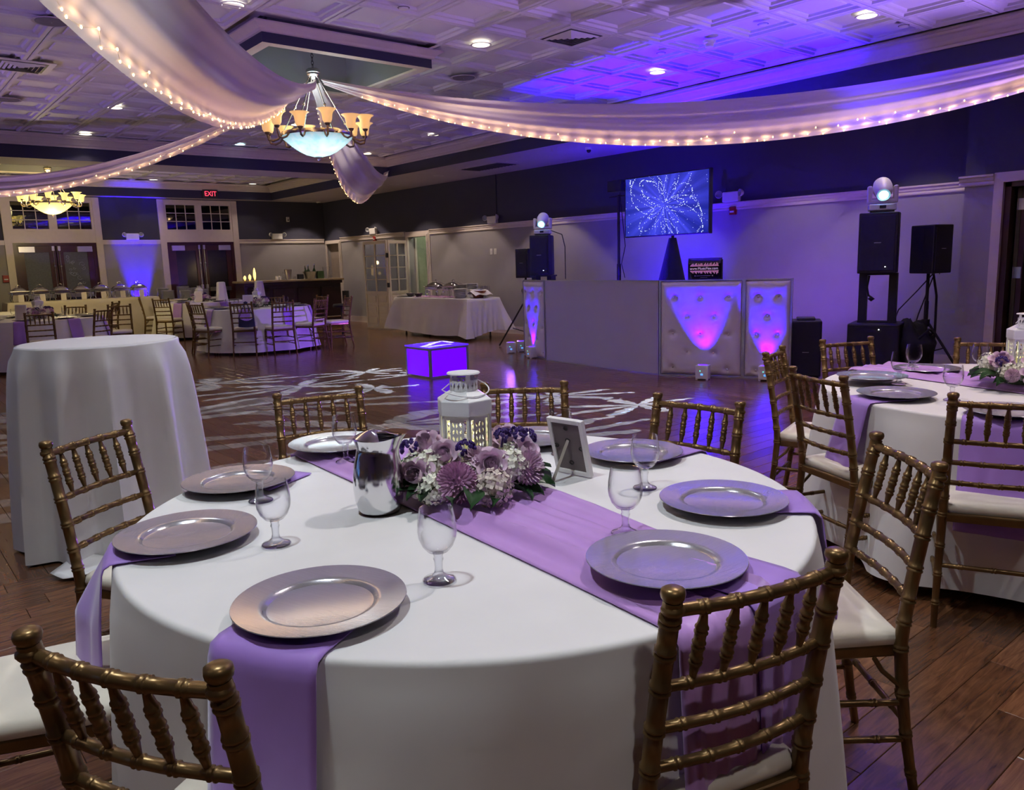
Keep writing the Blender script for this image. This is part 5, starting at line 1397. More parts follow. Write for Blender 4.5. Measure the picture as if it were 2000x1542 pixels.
wv.obj('small_print', MT['print_grey'], t, smooth=False)

# loudspeakers, moving heads
def loudspeaker(loc, rz, w, d_, h, label, led=True, handle=False, taper=.72):
    """front faces local -y"""
    t = thing('loudspeaker', label, 'loudspeaker', loc, rz)
    pl = [(-w/2, -d_/2), (w/2, -d_/2), (w/2, -d_*.1), (w/2*taper, d_/2), (-w/2*taper, d_/2), (-w/2, -d_*.1)]
    MB().prism(pl, 0, h).obj('cabinet', MT['black'], t, smooth=False, bevel=.012)
    MB().box(-w/2+.025, w/2-.025, -d_/2-.008, -d_/2+.002, .03, h-.03).obj('grille', MT['grille'], t, smooth=False, bevel=.004)
    MB().box(-.035, .035, -d_/2-.011, -d_/2-.007, h*.50, h*.50+.008).obj('badge', MT['steel_dull'], t, smooth=False)
    if led: MB().sphere(.006, (w*.22, -d_/2-.009, .07), 8, 5).obj('power_light', MT['led_white'], t)
    return t
def moving_head(loc, rz, label, tilt, target, power, gobo_seed, scale=1.0):
    t = thing('moving_head_light', label, 'stage light', loc, rz); t.scale = (scale,)*3
    MB().prism([(-.13, -.10), (.13, -.10), (.13, .10), (-.13, .10)], .02, .085).obj('base', MT['white_paint'], t, smooth=False, bevel=.012)
    MB().box(-.11, .11, -.09, .09, .0, .02).obj('base_plate', MT['black'], t, smooth=False); MB().box(-.03, .03, -.104, -.099, .04, .07).obj('display', MT['black'], t, smooth=False)
    yk = MB().box(-.145, -.100, -.055, .055, .10, .27).box(.100, .145, -.055, .055, .10, .27).box(-.145, .145, -.055, .055, .095, .135).lathe([(.05, .085), (.05, .10)], 20)
    yk.obj('yoke', MT['white_paint'], t, smooth=False, bevel=.014)
    m = M4((0, 0, .235), rx=tilt)
    prof = [(0, .135), (.06, .132), (.088, .105), (.095, .04), (.092, -.03), (.075, -.09), (.068, -.135), (.064, -.14)]
    hd = MB().lathe(prof, 24, m=m @ Matrix.Rotation(-PI/2, 4, 'X')).obj('head', MT['white_paint'], t)
    MB().lathe([(0, -.138), (.036, -.140), (.046, -.139)], 20, m=m @ Matrix.Rotation(-PI/2, 4, 'X')).obj('lens', MT['led_cyan'], hd)
    # light with a gobo pattern
    p0 = Vector(loc)+Matrix.Rotation(rz, 3, 'Z') @ ((m @ Vector((0, -.16, 0)))*scale)
    ld = bpy.data.lights.new('gobo_beam', 'SPOT'); ld.energy = power; ld.color = (0.17, 0.42, 1.0); ld.shadow_soft_size = .004; ld.spot_size = R(40); ld.spot_blend = .15; ld.use_nodes = True
    lo = bpy.data.objects.new('gobo_beam', ld); C.objects.link(lo); lo.parent = t
    dw = Vector(target)-p0
    lo.matrix_local = Matrix.Translation((m @ Vector((0, -.16, 0)))) @ (Matrix.Rotation(-rz, 4, 'Z') @ dw.to_track_quat('-Z', 'Y').to_matrix().to_4x4())
    nt = ld.node_tree; em = nt.nodes['Emission']
    tc = N(nt, 'ShaderNodeTexCoord'); sp = N(nt, 'ShaderNodeSeparateXYZ'); nt.links.new(tc.outputs['Normal'], sp.inputs[0])
    def M(op, a, bb=None):
        n = N(nt, 'ShaderNodeMath', operation=op)
        for i, q in enumerate((a, bb)):
            if q is None: continue
            if isinstance(q, (int, float)): n.inputs[i].default_value = q
            else: nt.links.new(q, n.inputs[i])
        return n.outputs[0]
    gx = M('DIVIDE', sp.outputs['X'], sp.outputs['Z']); gy = M('DIVIDE', sp.outputs['Y'], sp.outputs['Z'])
    rs = random.Random(gobo_seed); tot = None
    for k in range(7):
        if k == 0: ox, oy = 0, 0
        else: ox, oy = .235*math.cos(k*PI/3+.3), .235*math.sin(k*PI/3+.3)
        x, y = M('SUBTRACT', gx, ox), M('SUBTRACT', gy, oy)
        r_ = M('SQRT', M('ADD', M('MULTIPLY', x, x), M('MULTIPLY', y, y))); an = M('ARCTAN2', y, x)
        # eight pointed leaf burst
        lf = M('POWER', M('ABSOLUTE', M('COSINE', M('ADD', M('MULTIPLY', an, 4.0), rs.random()*6))), 2.6)
        lim = M('MULTIPLY', M('ADD', .010, M('MULTIPLY', lf, .112)), 1.0)
        # fine feathering
        fe = M('MULTIPLY', M('SINE', M('ADD', M('MULTIPLY', r_, 210.0), M('MULTIPLY', an, 3))), .012)
        on = M('LESS_THAN', M('ADD', r_, fe), lim); tot = on if tot is None else M('MAXIMUM', tot, on)
    nt.links.new(M('MULTIPLY', tot, 1.0), em.inputs['Strength'])
    return t
loudspeaker((8.02, 8.86, 1.215), R(-62), .30, .36, .58, 'black loudspeaker on the left end of the booth under the moving head light')
t = thing('speaker_riser', 'short black riser under the left loudspeaker', 'stand', (8.02, 8.86, 0), R(-62))
MB().box(-.16, .16, -.15, .15, 1.195, 1.213).obj('plate', MT['black'], t, smooth=False)
for s in (-1, 1): MB().box(s*.12-.035, s*.12+.035, -.10, .10, 0, 1.195).obj('upright', MT['black'], t, smooth=False)
moving_head((8.02, 8.86, 1.797), R(-52), 'moving head light on top of the left loudspeaker', R(28), (4.1, 9.0, 0), 15000, 3, .92)
loudspeaker((8.62, 9.95, 1.16), R(-75), .25, .26, .47, 'smaller black loudspeaker on a tripod behind the left end of the booth', False)
def tripod(loc, h, label, spread=.45, z0=.65, ang=0):
    t = thing('speaker_tripod', label, 'speaker stand', loc, ang)
    MB().tube([(0, 0, .2), (0, 0, h)], .018, 10).tube([(0, 0, .25), (0, 0, z0+.25)], .024, 10).obj('pole', MT['black'], t)
    MB().lathe([(.0, z0-.04), (.045, z0-.04), (.045, z0+.04), (0, z0+.04)], 12).obj('collar', MT['black'], t)
    for k in range(3):
        a = k*2*PI/3; MB().tube([(.03*math.cos(a), .03*math.sin(a), z0), (spread*math.cos(a), spread*math.sin(a), .015)], .014, 8).obj('leg', MT['black'], t)
        MB().tube([(.02*math.cos(a), .02*math.sin(a), .26), (.5*spread*math.cos(a), .5*spread*math.sin(a), .32)], .008, 6).obj('brace', MT['black'], t)
    return t
tripod((8.65, 10.0, 0), 1.16, 'black tripod stand with splayed legs left of the booth', .58, .78, R(105))
tag(MB().tube([(8.62, 9.98, 1.15), (8.60, 10.05, .95), (8.63, 9.98, .7), (8.7, 9.9, .5), (8.95, 10.0, .25), (9.6, 10.1, .36), (10.18, 10.1, .40)], .007, 6).obj('speaker_cable', MT['black']), 'black cable hanging from the left tripod speaker', 'cable')
tag(MB().tube([(8.10, 8.76, 1.86), (8.20, 8.64, 1.80), (8.22, 8.60, 1.62), (8.20, 8.58, 1.40), (8.2, 8.58, 1.15)], .007, 6).obj('power_cable', MT['black']), 'black power cable trailing down from the left moving head', 'cable')
SRZ = R(-72)
t = thing('subwoofer', 'black subwoofer box carrying two posts and the right loudspeaker', 'subwoofer', (8.98, 4.28, 0), SRZ)
MB().box(-.27, .27, -.26, .26, .02, .62).obj('cabinet', MT['black'], t, smooth=False, bevel=.015); MB().box(-.24, .24, -.268, -.258, .05, .58).obj('grille', MT['grille'], t, smooth=False); MB().sphere(.006, (.06, -.27, .56), 8, 5).obj('power_light', MT['led_white'], t)
for x in (-.2, .2):
    for y in (-.2, .2): MB().lathe([(0, 0), (.025, 0), (.022, .02), (0, .02)], 10, (x, y, 0)).obj('foot', MT['black'], t)
for s in (-1, 1): MB().box(s*.155-.042, s*.155+.042, -.05, .05, .62, 1.155).obj('post', MT['black'], t, smooth=False)
MB().box(-.197, .197, -.05, .05, 1.155, 1.175).box(-.2, .2, -.06, .06, .62, .64).obj('post_plate', MT['black'], t, smooth=False)
MB().tube([(-.09, -.05, 1.15), (-.11, -.06, 1.02), (-.09, -.06, .93), (-.05, -.06, .90)], .012, 6).lathe([(0, -.03), (.04, .0), (0, .03)], 8, (-.06, -.06, .89)).obj('plug', MT['black'], t)
loudspeaker((8.98, 4.28, 1.178), SRZ, .40, .42, .66, 'black loudspeaker on posts at the right, white moving head on top')
moving_head((8.98, 4.28, 1.842), R(-60), 'white moving head light with a bright cyan lens on the right loudspeaker', R(28), (3.55, 6.1, 0), 18000, 8, 1.08)
t = thing('subwoofer', 'low black subwoofer on the floor beside the right tufted panel', 'subwoofer', (8.50, 4.88, 0), R(-58))
MB().prism([(-.17, -.2), (.17, -.2), (.17, .2), (-.17, .2)], .02, .66).obj('cabinet', MT['black'], t, smooth=False, bevel=.014); MB().box(-.15, .15, -.208, -.198, .04, .63).obj('grille', MT['grille'], t, smooth=False); MB().box(-.035, .035, -.212, -.207, .30, .307).obj('badge', MT['steel_dull'], t, smooth=False)
MB().box(-.10, .10, -.12, .12, .66, .69).obj('top_plate', MT['dark_grey'], t, smooth=False, bevel=.008)
for x in (-.13, .13):
    for y in (-.15, .15): MB().lathe([(0, 0), (.02, 0), (.018, .02), (0, .02)], 8, (x, y, 0)).obj('foot', MT['black'], t)
t = loudspeaker((9.37, 3.90, 1.16), R(-15), .31, .32, .53, 'black loudspeaker seen from behind on a tripod near the corner', False, taper=.8)
tripod((9.38, 3.91, 0), 1.16, 'black tripod stand under the loudspeaker near the corner', .40, .60, R(40))
cb = MB()
for k in range(4):
    a = k*.06; cb.tube([(9.47-a*.3, 3.84+a*.2, 1.60), (9.50-a*.3, 3.76, 1.50-a), (9.48-a*.3, 3.78, 1.32), (9.46-a*.3, 3.80, 1.24-a*.5), (9.5-a*.3, 3.82, 1.30), (9.49, 3.84, 1.5)], .006, 5)
tag(cb.obj('cable_coil', MT['black']), 'loops of black cable hung on the corner loudspeaker', 'cable')
tag(MB().tube([(9.40, 3.86, 1.14), (9.46, 3.84, .9), (9.47, 3.84, .5), (9.46, 3.85, .02)], .014, 8).tube([(9.40, 3.86, 1.16), (9.30, 4.0, .95), (9.22, 4.15, .75), (9.20, 4.25, .4), (9.18, 4.3, .02)], .007, 5).tube([(9.44, 3.86, 1.18), (9.35, 3.98, .70), (9.28, 4.05, .3)], .007, 5).obj('cable_bundle', MT['black']), 'black cables and a mast dropping from the corner loudspeaker', 'cable')
def blob(loc, sx, sy, sz, seed, name, label, m='black_cloth'):
    rs = random.Random(seed); ph = [rs.random()*6 for _ in range(4)]
    def fn(u, v):
        a = 2*PI*u; th = PI*v; k = 1+.16*math.sin(3*a+ph[0]+v*3)+.10*math.sin(5*a+ph[1])+.09*math.sin(7*v*3+ph[2])
        return (sx*k*math.sin(th)*math.cos(a), sy*k*math.sin(th)*math.sin(a), max(0.004, sz*(1-math.cos(th)*k)/2*1.0))
    return MB().grid(fn, 24, 14, closeu=True)
t = thing('equipment_bag', 'heap of black equipment bags on the floor in the corner', 'bag', (9.18, 3.98, 0))
blob(0, .26, .26, .60, 3, '', '').obj('bag_body', MT['black_cloth'], t, ang=80); MB().tube([(-.15, -.1, .40), (-.05, -.22, .55), (.1, -.2, .50), (.16, -.05, .40)], .014, 6).obj('strap', MT['black_cloth'], t)

# ================================================================== GLOWING CUBE
t = thing('light_box', 'low square light box glowing deep blue on the dance floor', 'light box', (5.77, 8.47, 0), R(0))
hx, hy, H = .285, .265, .40
fr = MB()
for sx in (-1, 1):
    for sy in (-1, 1): fr.box(sx*hx-.016, sx*hx+.016, sy*hy-.016, sy*hy+.016, 0, H-.018)
for z0, z1 in ((0, .028), (H-.045, H-.018)):
    for s in (-1, 1): fr.box(-hx, hx, s*hy-.012, s*hy+.012, z0, z1); fr.box(s*hx-.012, s*hx+.012, -hy, hy, z0, z1)
fr.obj('frame', MT['aluminium'], t, smooth=False)
for s in (-1, 1):
    MB().box(s*hx-.004, s*hx+.004, -hy+.016, hy-.016, .028, H-.045).obj('side_panel', MT['cube_glow'], t, smooth=False)
    MB().box(-hx+.016, hx-.016, s*hy-.004, s*hy+.004, .028, H-.045).obj('side_panel', MT['cube_glow'], t, smooth=False)
MB().box(-hx-.02, hx+.02, -hy-.02, hy+.02, H-.018, H).obj('top_panel', MT['cube_top'] if 'cube_top' in MT else emitter('cube_top', (.13, .03, 1.0), .55, True), t, smooth=False)

# ================================================================== FAR TABLES
T3, T4, T5, T6 = (5.62, 13.85), (2.28, 14.35), (6.0, 18.0), (1.75, 17.3)
tablecloth('tablecloth', 'white cloth on the far round table with a navy bag on one of its chairs', *T3, .90, ZTB, .05, .09, .10, 9, 31)
tablecloth('tablecloth', 'violet shaded cloth on the round table at the far left behind the cocktail table', *T4, .90, ZTB, .05, .09, .10, 9, 32)
tablecloth('tablecloth', 'pale cloth on the round table beside the cream buffet at the far doors', *T5, .90, ZTB, .05, .09, .10, 9, 33)
tablecloth('tablecloth', 'white cloth on the rearmost table cut by the left edge', *T6, .90, ZTB, .05, .09, .10, 9, 34)
def toward(m, c): return (c[0]-m[0], c[1]-m[1])
FC = [((4.93, 12.85), T3, 'gilt chair with a navy bag hanging on its back'), ((5.48, 12.45), T3, 'gilt chair just right of the chair with the navy bag'),
 ((6.25, 12.62), T3, 'gilt chair at the right front of the far table, beside the blue glowing cloth'), ((4.40, 13.45), T3, 'gilt chair left of the chair with the navy bag'),
 ((4.48, 14.1), T3, 'gilt chair overlapped by another at the left of the far table'), ((6.42, 14.95), T3, 'gilt chair behind the far table in front of the dark bar'),
 ((7.02, 14.1), T3, 'gilt chair at the right back of the far table'),
 ((2.08, 13.10), T4, 'gilt chair in front of the far left table, seen squarely from behind'), ((2.98, 13.30), T4, 'gilt chair at the right front of the far left table'), ((1.22, 13.75), T4, 'gilt chair cut by the left edge at the far left table'),
 ((3.02, 15.45), T4, 'gilt chair behind the far left table against the cream buffet'),
 ((4.85, 16.9), T5, 'gilt chair in front of the table by the cream buffet'), ((4.82, 18.3), T5, 'gilt chair at the left of the table by the cream buffet, turned sideways'), ((5.35, 19.15), T5, 'gilt chair half hidden behind the table by the cream buffet')]
for m_, c_, l in FC: chair_at(m_, toward(m_, c_), l, G3)
chair_at((6.98, 13.0), (-.86, .12), 'gilt chair pulled out to the right of the far table, facing left', G3)
chair_at((3.55, 14.75), (-.35, -.94), 'gilt chair seen edge-on between the far left table and the middle table', G3)
chair_at((3.90, 16.4), (-.75, .5), 'lone gilt chair standing before the cream buffet cloth', G3)
def side(c, a):      # where round the table, as seen by the viewer
    q = (a-math.atan2(-c[1], -c[0])+2*PI) % (2*PI)
    return ['front', 'front right', 'right', 'back right', 'back', 'back left', 'left', 'front left'][int((q+PI/8)/(PI/4)) % 8]
def far_setting(c, n, rot, tname, gset, flo=True, nap=()):
    for k in range(n):
        a = rot+k*2*PI/n; sd = side(c, a)
        charger(c[0]+.71*math.cos(a), c[1]+.71*math.sin(a), ZTB+.006, 'silver charger plate at the %s of %s' % (sd, tname), 'chargers on '+tname)
        if gset > k: goblet(c[0]+.50*math.cos(a+.25), c[1]+.50*math.sin(a+.25), ZTB+.002, 'water goblet at the %s of %s' % (sd, tname), 'goblets on '+tname)
    for k in nap: napkin(c, rot+k*2*PI/n, 'lavender napkin hanging at the %s of %s' % (side(c, rot+k*2*PI/n), tname), 'napkins on '+tname, .32, .19, k)
far_setting(T3, 8, -2.2, 'the far table with the navy bag', 8, nap=(0, 1, 2, 7, 6)); far_setting(T4, 8, -2.0, 'the far left table', 6, nap=(0, 1, 2)); far_setting(T5, 6, -2.4, 'the table by the cream buffet', 5, nap=(0, 1))
flowers((*T3, ZTB+.006), vr, 'lavender and white flowers on the far table with the navy bag', False, 1.05)
flowers((*T4, ZTB+.006), vr+.4, 'lavender flowers on the far left table', False, 1.05); flowers((*T5, ZTB+.006), vr+.9, 'pink and lavender flowers on the table by the cream buffet', False, 1.05); flowers((*T6, ZTB+.006), vr+1.4, 'white and lavender flowers at the left edge on the rearmost table', False, 1.05)
L0 = reg(bpy.data.objects['lantern'])
LK = [k for k in KIDS[L0.name] if k.type != 'LIGHT']; KIDS[L0.name] = LK
dup(L0, (*T3, ZTB+.006), .3, 'white lantern on the far table with the navy bag'); dup(L0, (*T4, ZTB+.006), .9, 'white lantern on the far left table'); dup(L0, (*T5, ZTB+.006), 1.9, 'white lantern on the table by the cream buffet'); dup(L0, (*T6, ZTB+.006), 1.1, 'white lantern at the left edge on the rearmost table')
def menu_frame(x, y, rz, label):
    t = thing('menu_frame', label, 'picture frame', (x, y, ZTB+.006), rz); m = Matrix.Rotation(R(-9), 4, 'X'); b = MB(); w, h = .17, .23
    for x0, x1, z0, z1 in ((-w/2, -w/2+.02, 0, h), (w/2-.02, w/2, 0, h), (-w/2+.02, w/2-.02, 0, .02), (-w/2+.02, w/2-.02, h-.02, h)): b.box(x0, x1, -.008, .008, z0, z1, m)
    b.obj('frame', MT['white_paint'], t, smooth=False); MB().box(-w/2+.02, w/2-.02, -.005, .004, .02, h-.02, m).obj('print', MT['card'], t, smooth=False)
    MB().box(-.01, .01, .004, .008, 0, .15, M4((0, .06, 0), rx=R(18))).obj('easel_leg', MT['card'], t, smooth=False)
menu_frame(5.28, 13.45, vr, 'white framed menu on the far table with the navy bag'); menu_frame(1.98, 14.0, vr, 'white framed photo on the far left table'); menu_frame(5.85, 17.65, vr, 'white framed card on the table by the cream buffet')
# navy shoulder bag on a chair back
pb = Vector((4.93, 12.85, 0)); rz = face(*toward((4.93, 12.85), T3))
t = thing('shoulder_bag', 'small navy shoulder bag hanging on a gilt chair back', 'bag', pb+Vector((.04, -.09, 0)), rz)
def bagf(u, v):
    a = 2*PI*u; w = (.135*(1-.12*v)+.0); x = w*math.cos(a); y = .032*math.sin(a)*(1-.5*v); sag = .045*(x/.135)**2
    return (x, y, .49+v*.105+sag*v*1.2+(.012*(x/.135)**2))
MB().grid(bagf, 28, 6, closeu=True).obj('bag', MT['purse_blue'], t, ang=70)
MB().tube([(-.125, 0, .62), (-.09, 0, .72), (-.02, .02, .87), (.0, .04, .895), (.02, .02, .87), (.09, 0, .72), (.125, 0, .62)], .006, 6).obj('strap', MT['purse_blue'], t)
MB().lathe([(0, 0), (.03, .01), (.035, .03), (0, .05)], 8, (.0, .03, .87)).obj('bow', MT['purse_blue'], t)

# ================================================================== BUFFETS
def boxcloth(x0, x1, y0, y1, z, zb, amp, seed, dr=0.0):
    """table cloth over a rectangular table: top with rounded edges, skirts with folds"""
    rs = random.Random(seed); ph = [rs.random()*6 for _ in range(4)]; pts = []
    NS = 60
    per = []
    for (ax, ay, bx, by) in ((x0, y0, x1, y0), (x1, y0, x1, y1), (x1, y1, x0, y1), (x0, y1, x0, y0)):
        for k in range(NS): per.append((ax+(bx-ax)*k/NS, ay+(by-ay)*k/NS))
    n = len(per); cx, cy = (x0+x1)/2, (y0+y1)/2; L = 2*((x1-x0)+(y1-y0)); rows = []
    rows.append([(cx+(x-cx)*.5, cy+(y-cy)*.5, z) for x, y in per]); rows.append([(cx+(x-cx)*.99, cy+(y-cy)*.985, z) for x, y in per]); rows.append([(x, y, z-.008) for x, y in per])
    for j in range(1, 13):
        t = j/12; row = []
        for i, (x, y) in enumerate(per):
            s = i/n*L; nx = (1 if x > x1-1e-6 else -1 if x < x0+1e-6 else 0); ny = (1 if y > y1-1e-6 else -1 if y < y0+1e-6 else 0)
            k = i % NS/NS; cor = max(0, 1-min(k, 1-k)*9)
            f = .025*t+amp*t*(.5+.5*math.sin(s*9+ph[0]))*.5+amp*t*cor*2.2+amp*.25*math.sin(s*23+ph[1]+t*3)*t
            z_ = zb+dr*(.5+.5*math.sin(s*2.1+ph[2]))*1.0
            row.append((x+nx*f, y+ny*f, z-.008-(z-.008-z_)*t))
        rows.append(row)
    vs = [v for r_ in rows for v in r_]+[(cx, cy, z)]; fs = []
    for i in range(len(rows)-1):
        for j in range(n): fs.append((i*n+j, (i+1)*n+j, (i+1)*n+(j+1) % n, i*n+(j+1) % n))
    for j in range(n): fs.append((j, (j+1) % n, len(vs)-1))
    return MB().add(vs, fs)
B1 = (2.45, 5.35, 18.72, 19.42, .90)
tag(boxcloth(*B1[:4], B1[4], .04, .03, 3).obj('buffet_tablecloth', MT['linen_cream'], ang=70), 'cream cloth on the long buffet by the double doors', 'tablecloth')
B2 = (8.80, 9.58, 11.85, 14.40, .77)
t = tag(boxcloth(*B2[:4], B2[4], .05, .07, 5, .10).obj('buffet_tablecloth', MT['linen'], ang=70), 'white creased cloth on the dish table along the right wall', 'tablecloth')
def chafer(loc, rz, label, group, w=.40, card=True):
    t = thing('chafing_dish', label, 'chafing dish', loc, rz, group); d_ = .30
    for sx in (-1, 1):
        for sy in (-1, 1): MB().tube([(sx*w*.44, sy*d_*.42, 0), (sx*w*.50, sy*d_*.48, .06), (sx*w*.44, sy*d_*.44, .14), (sx*w*.47, sy*d_*.46, .20)], .009, 6).obj('leg', MT['steel'], t)
    MB().box(-w/2, w/2, -d_/2, d_/2, .14, .205).obj('water_pan', MT['steel'], t, smooth=False, bevel=.012)
    MB().box(-w/2-.025, w/2+.025, -d_/2-.02, d_/2+.02, .205, .218).obj('pan_rim', MT['steel'], t, smooth=False, bevel=.005)
    def dome(u, v):
        a = 2*PI*u; c_, s_ = math.cos(a), math.sin(a); k = max(abs(c_)/(w/2), abs(s_)/(d_/2)); k = (abs(c_/(w/2))**4+abs(s_/(d_/2))**4)**.25
        r_ = 1/k*(1-v)**.55 if v < 1 else 0
        return (r_*c_, r_*s_, .218+.085*(v**.8))
    MB().grid(dome, 32, 8, closeu=True).obj('lid', MT['steel'], t, ang=60)
    MB().tube([(-.04, 0, .30), (-.035, 0, .33), (0, 0, .345), (.035, 0, .33), (.04, 0, .30)], .007, 6).obj('lid_handle', MT['steel'], t)
    for s in (-1, 1): MB().tube([(s*w/2, -.05, .17), (s*(w/2+.035), -.04, .175), (s*(w/2+.035), .04, .175), (s*w/2, .05, .17)], .006, 6).obj('side_handle', MT['steel'], t)
    if card: MB().box(-.05, .05, -d_/2-.075, -d_/2-.07, 0, .15, Matrix.Rotation(0, 4, 'X')).obj('name_card', MT['card'], t, smooth=False)
    return t
cfl = ['leftmost steel chafing dish with a long shiny lid on the cream buffet', 'second steel chafing dish from the left on the cream buffet', 'third steel chafing dish from the left on the cream buffet', 'middle steel chafing dish of the seven on the cream buffet',
       'third steel chafing dish from the right on the cream buffet', 'second steel chafing dish from the right on the cream buffet', 'rightmost steel chafing dish of the seven, in front of the blue light']
for k in range(7): chafer((2.72+k*.385, 19.08, .903), 0, cfl[k], 'chafing dishes on the cream buffet', .30)
def plates(x, y, z, n, r_, label, group, m='china'):
    t = thing('plate_stack', label, 'plates', (x, y, z), 0, group)
    for k in range(n): mobj('plate', PLT[m], None, t, (0, 0, k*.0125), k*.7).scale = (r_/.13,)*2+(1,)
    return t
PLT = {}
for m_ in ('china', 'card'):
    PLT[m_] = MB().lathe([(0, .003), (.08, .003), (.09, .006), (.13, .013), (.131, .011), (.09, .001), (0, 0)], 24).mesh('plate'); PLT[m_].materials.append(MT[m_])
# table of stacked plates between the buffet and the dark doors
B3 = (5.55, 7.0, 19.15, 19.75, .80)
tag(boxcloth(*B3[:4], B3[4], .04, .05, 9).obj('plate_tablecloth', MT['linen_cream'], ang=70), 'cream cloth on the small table holding the stacked plates', 'tablecloth')
for x, y, n_, l in ((5.72, 19.3, 16, 'stack of ivory plates nearest the blue wall, front row'), (6.12, 19.3, 15, 'ivory plate stack in the middle of the front row'), (6.52, 19.3, 16, 'ivory plate stack at the right of the front row'),
                    (5.70, 19.58, 20, 'taller ivory plate stack behind, nearest the blue wall'), (6.15, 19.58, 22, 'taller ivory plate stack behind, in the middle'), (6.48, 19.58, 19, 'taller ivory plate stack behind, at the right')):
    plates(x, y, .803, n_, .14, l, 'ivory plate stacks by the doors')
# dish table along the right wall
chafer((9.30, 13.55, .773), -PI/2, 'dark steel chafing dish with a bright knob at the left of the dish table', 'chafers on the dish table', .44, False); chafer((9.30, 12.95, .773), -PI/2, 'steel chafing dish beside the plate stacks on the dish table', 'chafers on the dish table', .44, False)
plates(8.98, 12.30, .773, 14, .135, 'white plate stack at the front of the dish table', 'plates on the dish table'); plates(9.38, 12.45, .93, 8, .12, 'white plate stack raised at the back of the dish table', 'plates on the dish table'); plates(9.34, 12.72, .93, 7, .12, 'smaller white plate stack beside it at the back of the dish table', 'plates on the dish table')
tag(MB().box(9.20, 9.52, 12.28, 12.88, .773, .928).obj('riser_box', MT['linen'], smooth=False, bevel=.01), 'cloth covered riser under the rear plates on the dish table', 'riser')
t = thing('bread_basket', 'dark basket with a folded white napkin at the right end of the dish table', 'basket', (9.20, 12.02, .773), 0)
MB().lathe([(0, 0), (.09, 0), (.15, .13), (.155, .135), (.14, .13), (.085, .01), (0, .01)], 24).obj('basket', MT['copper_band'], t)
MB().grid(lambda u, v: ((u-.5)*.42, (v-.5)*.34-.02, .155-.11*abs(v-.5)*1.6-.05*abs(u-.5)+.015*math.sin(u*9)), 12, 10).obj('cloth', MT['linen'], t, ang=80)
for y, l in ((14.05, 'small dark bowl at the left of the dish table'), (13.75, 'dark bowl beside the glass jars on the dish table')):
    t = thing('serving_bowl', l, 'bowl', (8.98, y, .773)); MB().lathe([(0, 0), (.04, 0), (.05, .01), (.085, .06), (.09, .075), (.082, .07), (.045, .016), (0, .014)], 20).obj('bowl', MT['dark_grey'], t); MB().sphere(.045, (0, 0, .06), 10, 6, .6).obj('contents', MT['card_ivory'], t)
tag(MB().prism([(8.83, 14.36), (8.83, 14.1), (9.1, 14.1), (9.1, 14.36)], .772, .784).obj('serving_tray', MT['black'], smooth=False, bevel=.004), 'flat black tray at the left corner of the dish table', 'tray')
for x, y, l in ((8.92, 13.3, 'clear jar with a steel lid left of the white plate stack'), (9.0, 13.12, 'second clear jar with a steel lid on the dish table'), (8.9, 12.75, 'clear jar nearest the white plate stack')):
    t = thing('glass_jar', l, 'jar', (x, y, .773)); MB().lathe([(0, 0), (.035, 0), (.04, .02), (.04, .10), (.03, .115)], 16).obj('jar', MT['goblet_glass'], t); MB().lathe([(0, .13), (.03, .125), (.034, .112), (0, .112)], 16).obj('lid', MT['steel'], t)
for k in range(5):
    gx, gy = 9.05+.02*math.sin(k*2), 12.52+k*.085
    t = thing('serving_spoon', 'steel serving spoon fanned behind the white plate stack', 'spoon', (gx, gy, .773), 0, 'serving spoons on the dish table'); MB().tube([(0, 0, 0), (.0, .0, .14)], .004, 6).obj('handle', MT['steel'], t); MB().sphere(.016, (0, 0, .155), 8, 6, 1.4).obj('head', MT['steel'], t)
o = MB().grid(lambda u, v: (8.90+.5*u+.03*math.sin(v*20), 12.6+1.3*v, .776+.012*abs(math.sin(u*14+v*17))), 16, 40).obj('table_scatter', MT['petal_pink'], ang=80); tag(o, 'crumpled pink cloth strip along the dish table', 'cloth'); o.modifiers.new('thick', 'SOLIDIFY').thickness = .002
for k in range(4):
    t = thing('wine_glass', 'small stemmed glass behind the plates at the back of the dish table', 'glass', (9.46, 12.05+k*.07+.02, .773), 0, 'stemmed glasses on the dish table'); mobj('bowl', GB, None, t); mobj('stem', GS, None, t); t.scale = (1.2, 1.2, 1.35)

# ================================================================== FOLDING SCREEN
def screen_leaf(a, b, root, H=1.98):
    a, b = Vector((*a, 0)), Vector((*b, 0)); e = b-a; w = e.length; rz = math.atan2(e.y, e.x); m = M4(a, rz)
    fr = MB(); st = .055
    for x0, x1, z0, z1 in ((0, st, .03, H), (w-st, w, .03, H), (w/2-.022, w/2+.022, .03, H-.05), (st, w-st, H-.07, H), (st, w-st, .80, .86), (st, w-st, .03, .09)): fr.box(x0, x1, -.016, .016, z0, z1, m)
    lf = fr.obj('leaf', MT['screen_paint'], root, smooth=False)
    for x0, x1 in ((st, w/2-.022), (w/2+.022, w-st)):
        for k in range(1, 4): MB().box(x0, x1, -.010, .010, .86+k*.2625-.009, .86+k*.2625+.009, m).obj('muntin', MT['screen_paint'], lf, smooth=False)
        for k in range(4): MB().box(x0, x1, -.003, .003, .86+k*.2625+.009 if k else .86, .86+(k+1)*.2625-.009, m).obj('pane', MT['pane_glass'], lf, smooth=False)
        for z0, z1 in ((.09, .30), (.33, .55), (.58, .80)):
            MB().box(x0, x1, -.005, .005, z0, z1, m).box(x0+.03, x1-.03, -.014, .014, z0+.04, z1-.04, m).obj('panel', MT['screen_paint'], lf, smooth=False, bevel=.003)
            MB().box(x0, x1, -.014, .014, z1, z1+.03, m).obj('rail', MT['screen_paint'], lf, smooth=False)
mat('screen_paint', (0.74, 0.66, 0.56), 0.5, var=.03)
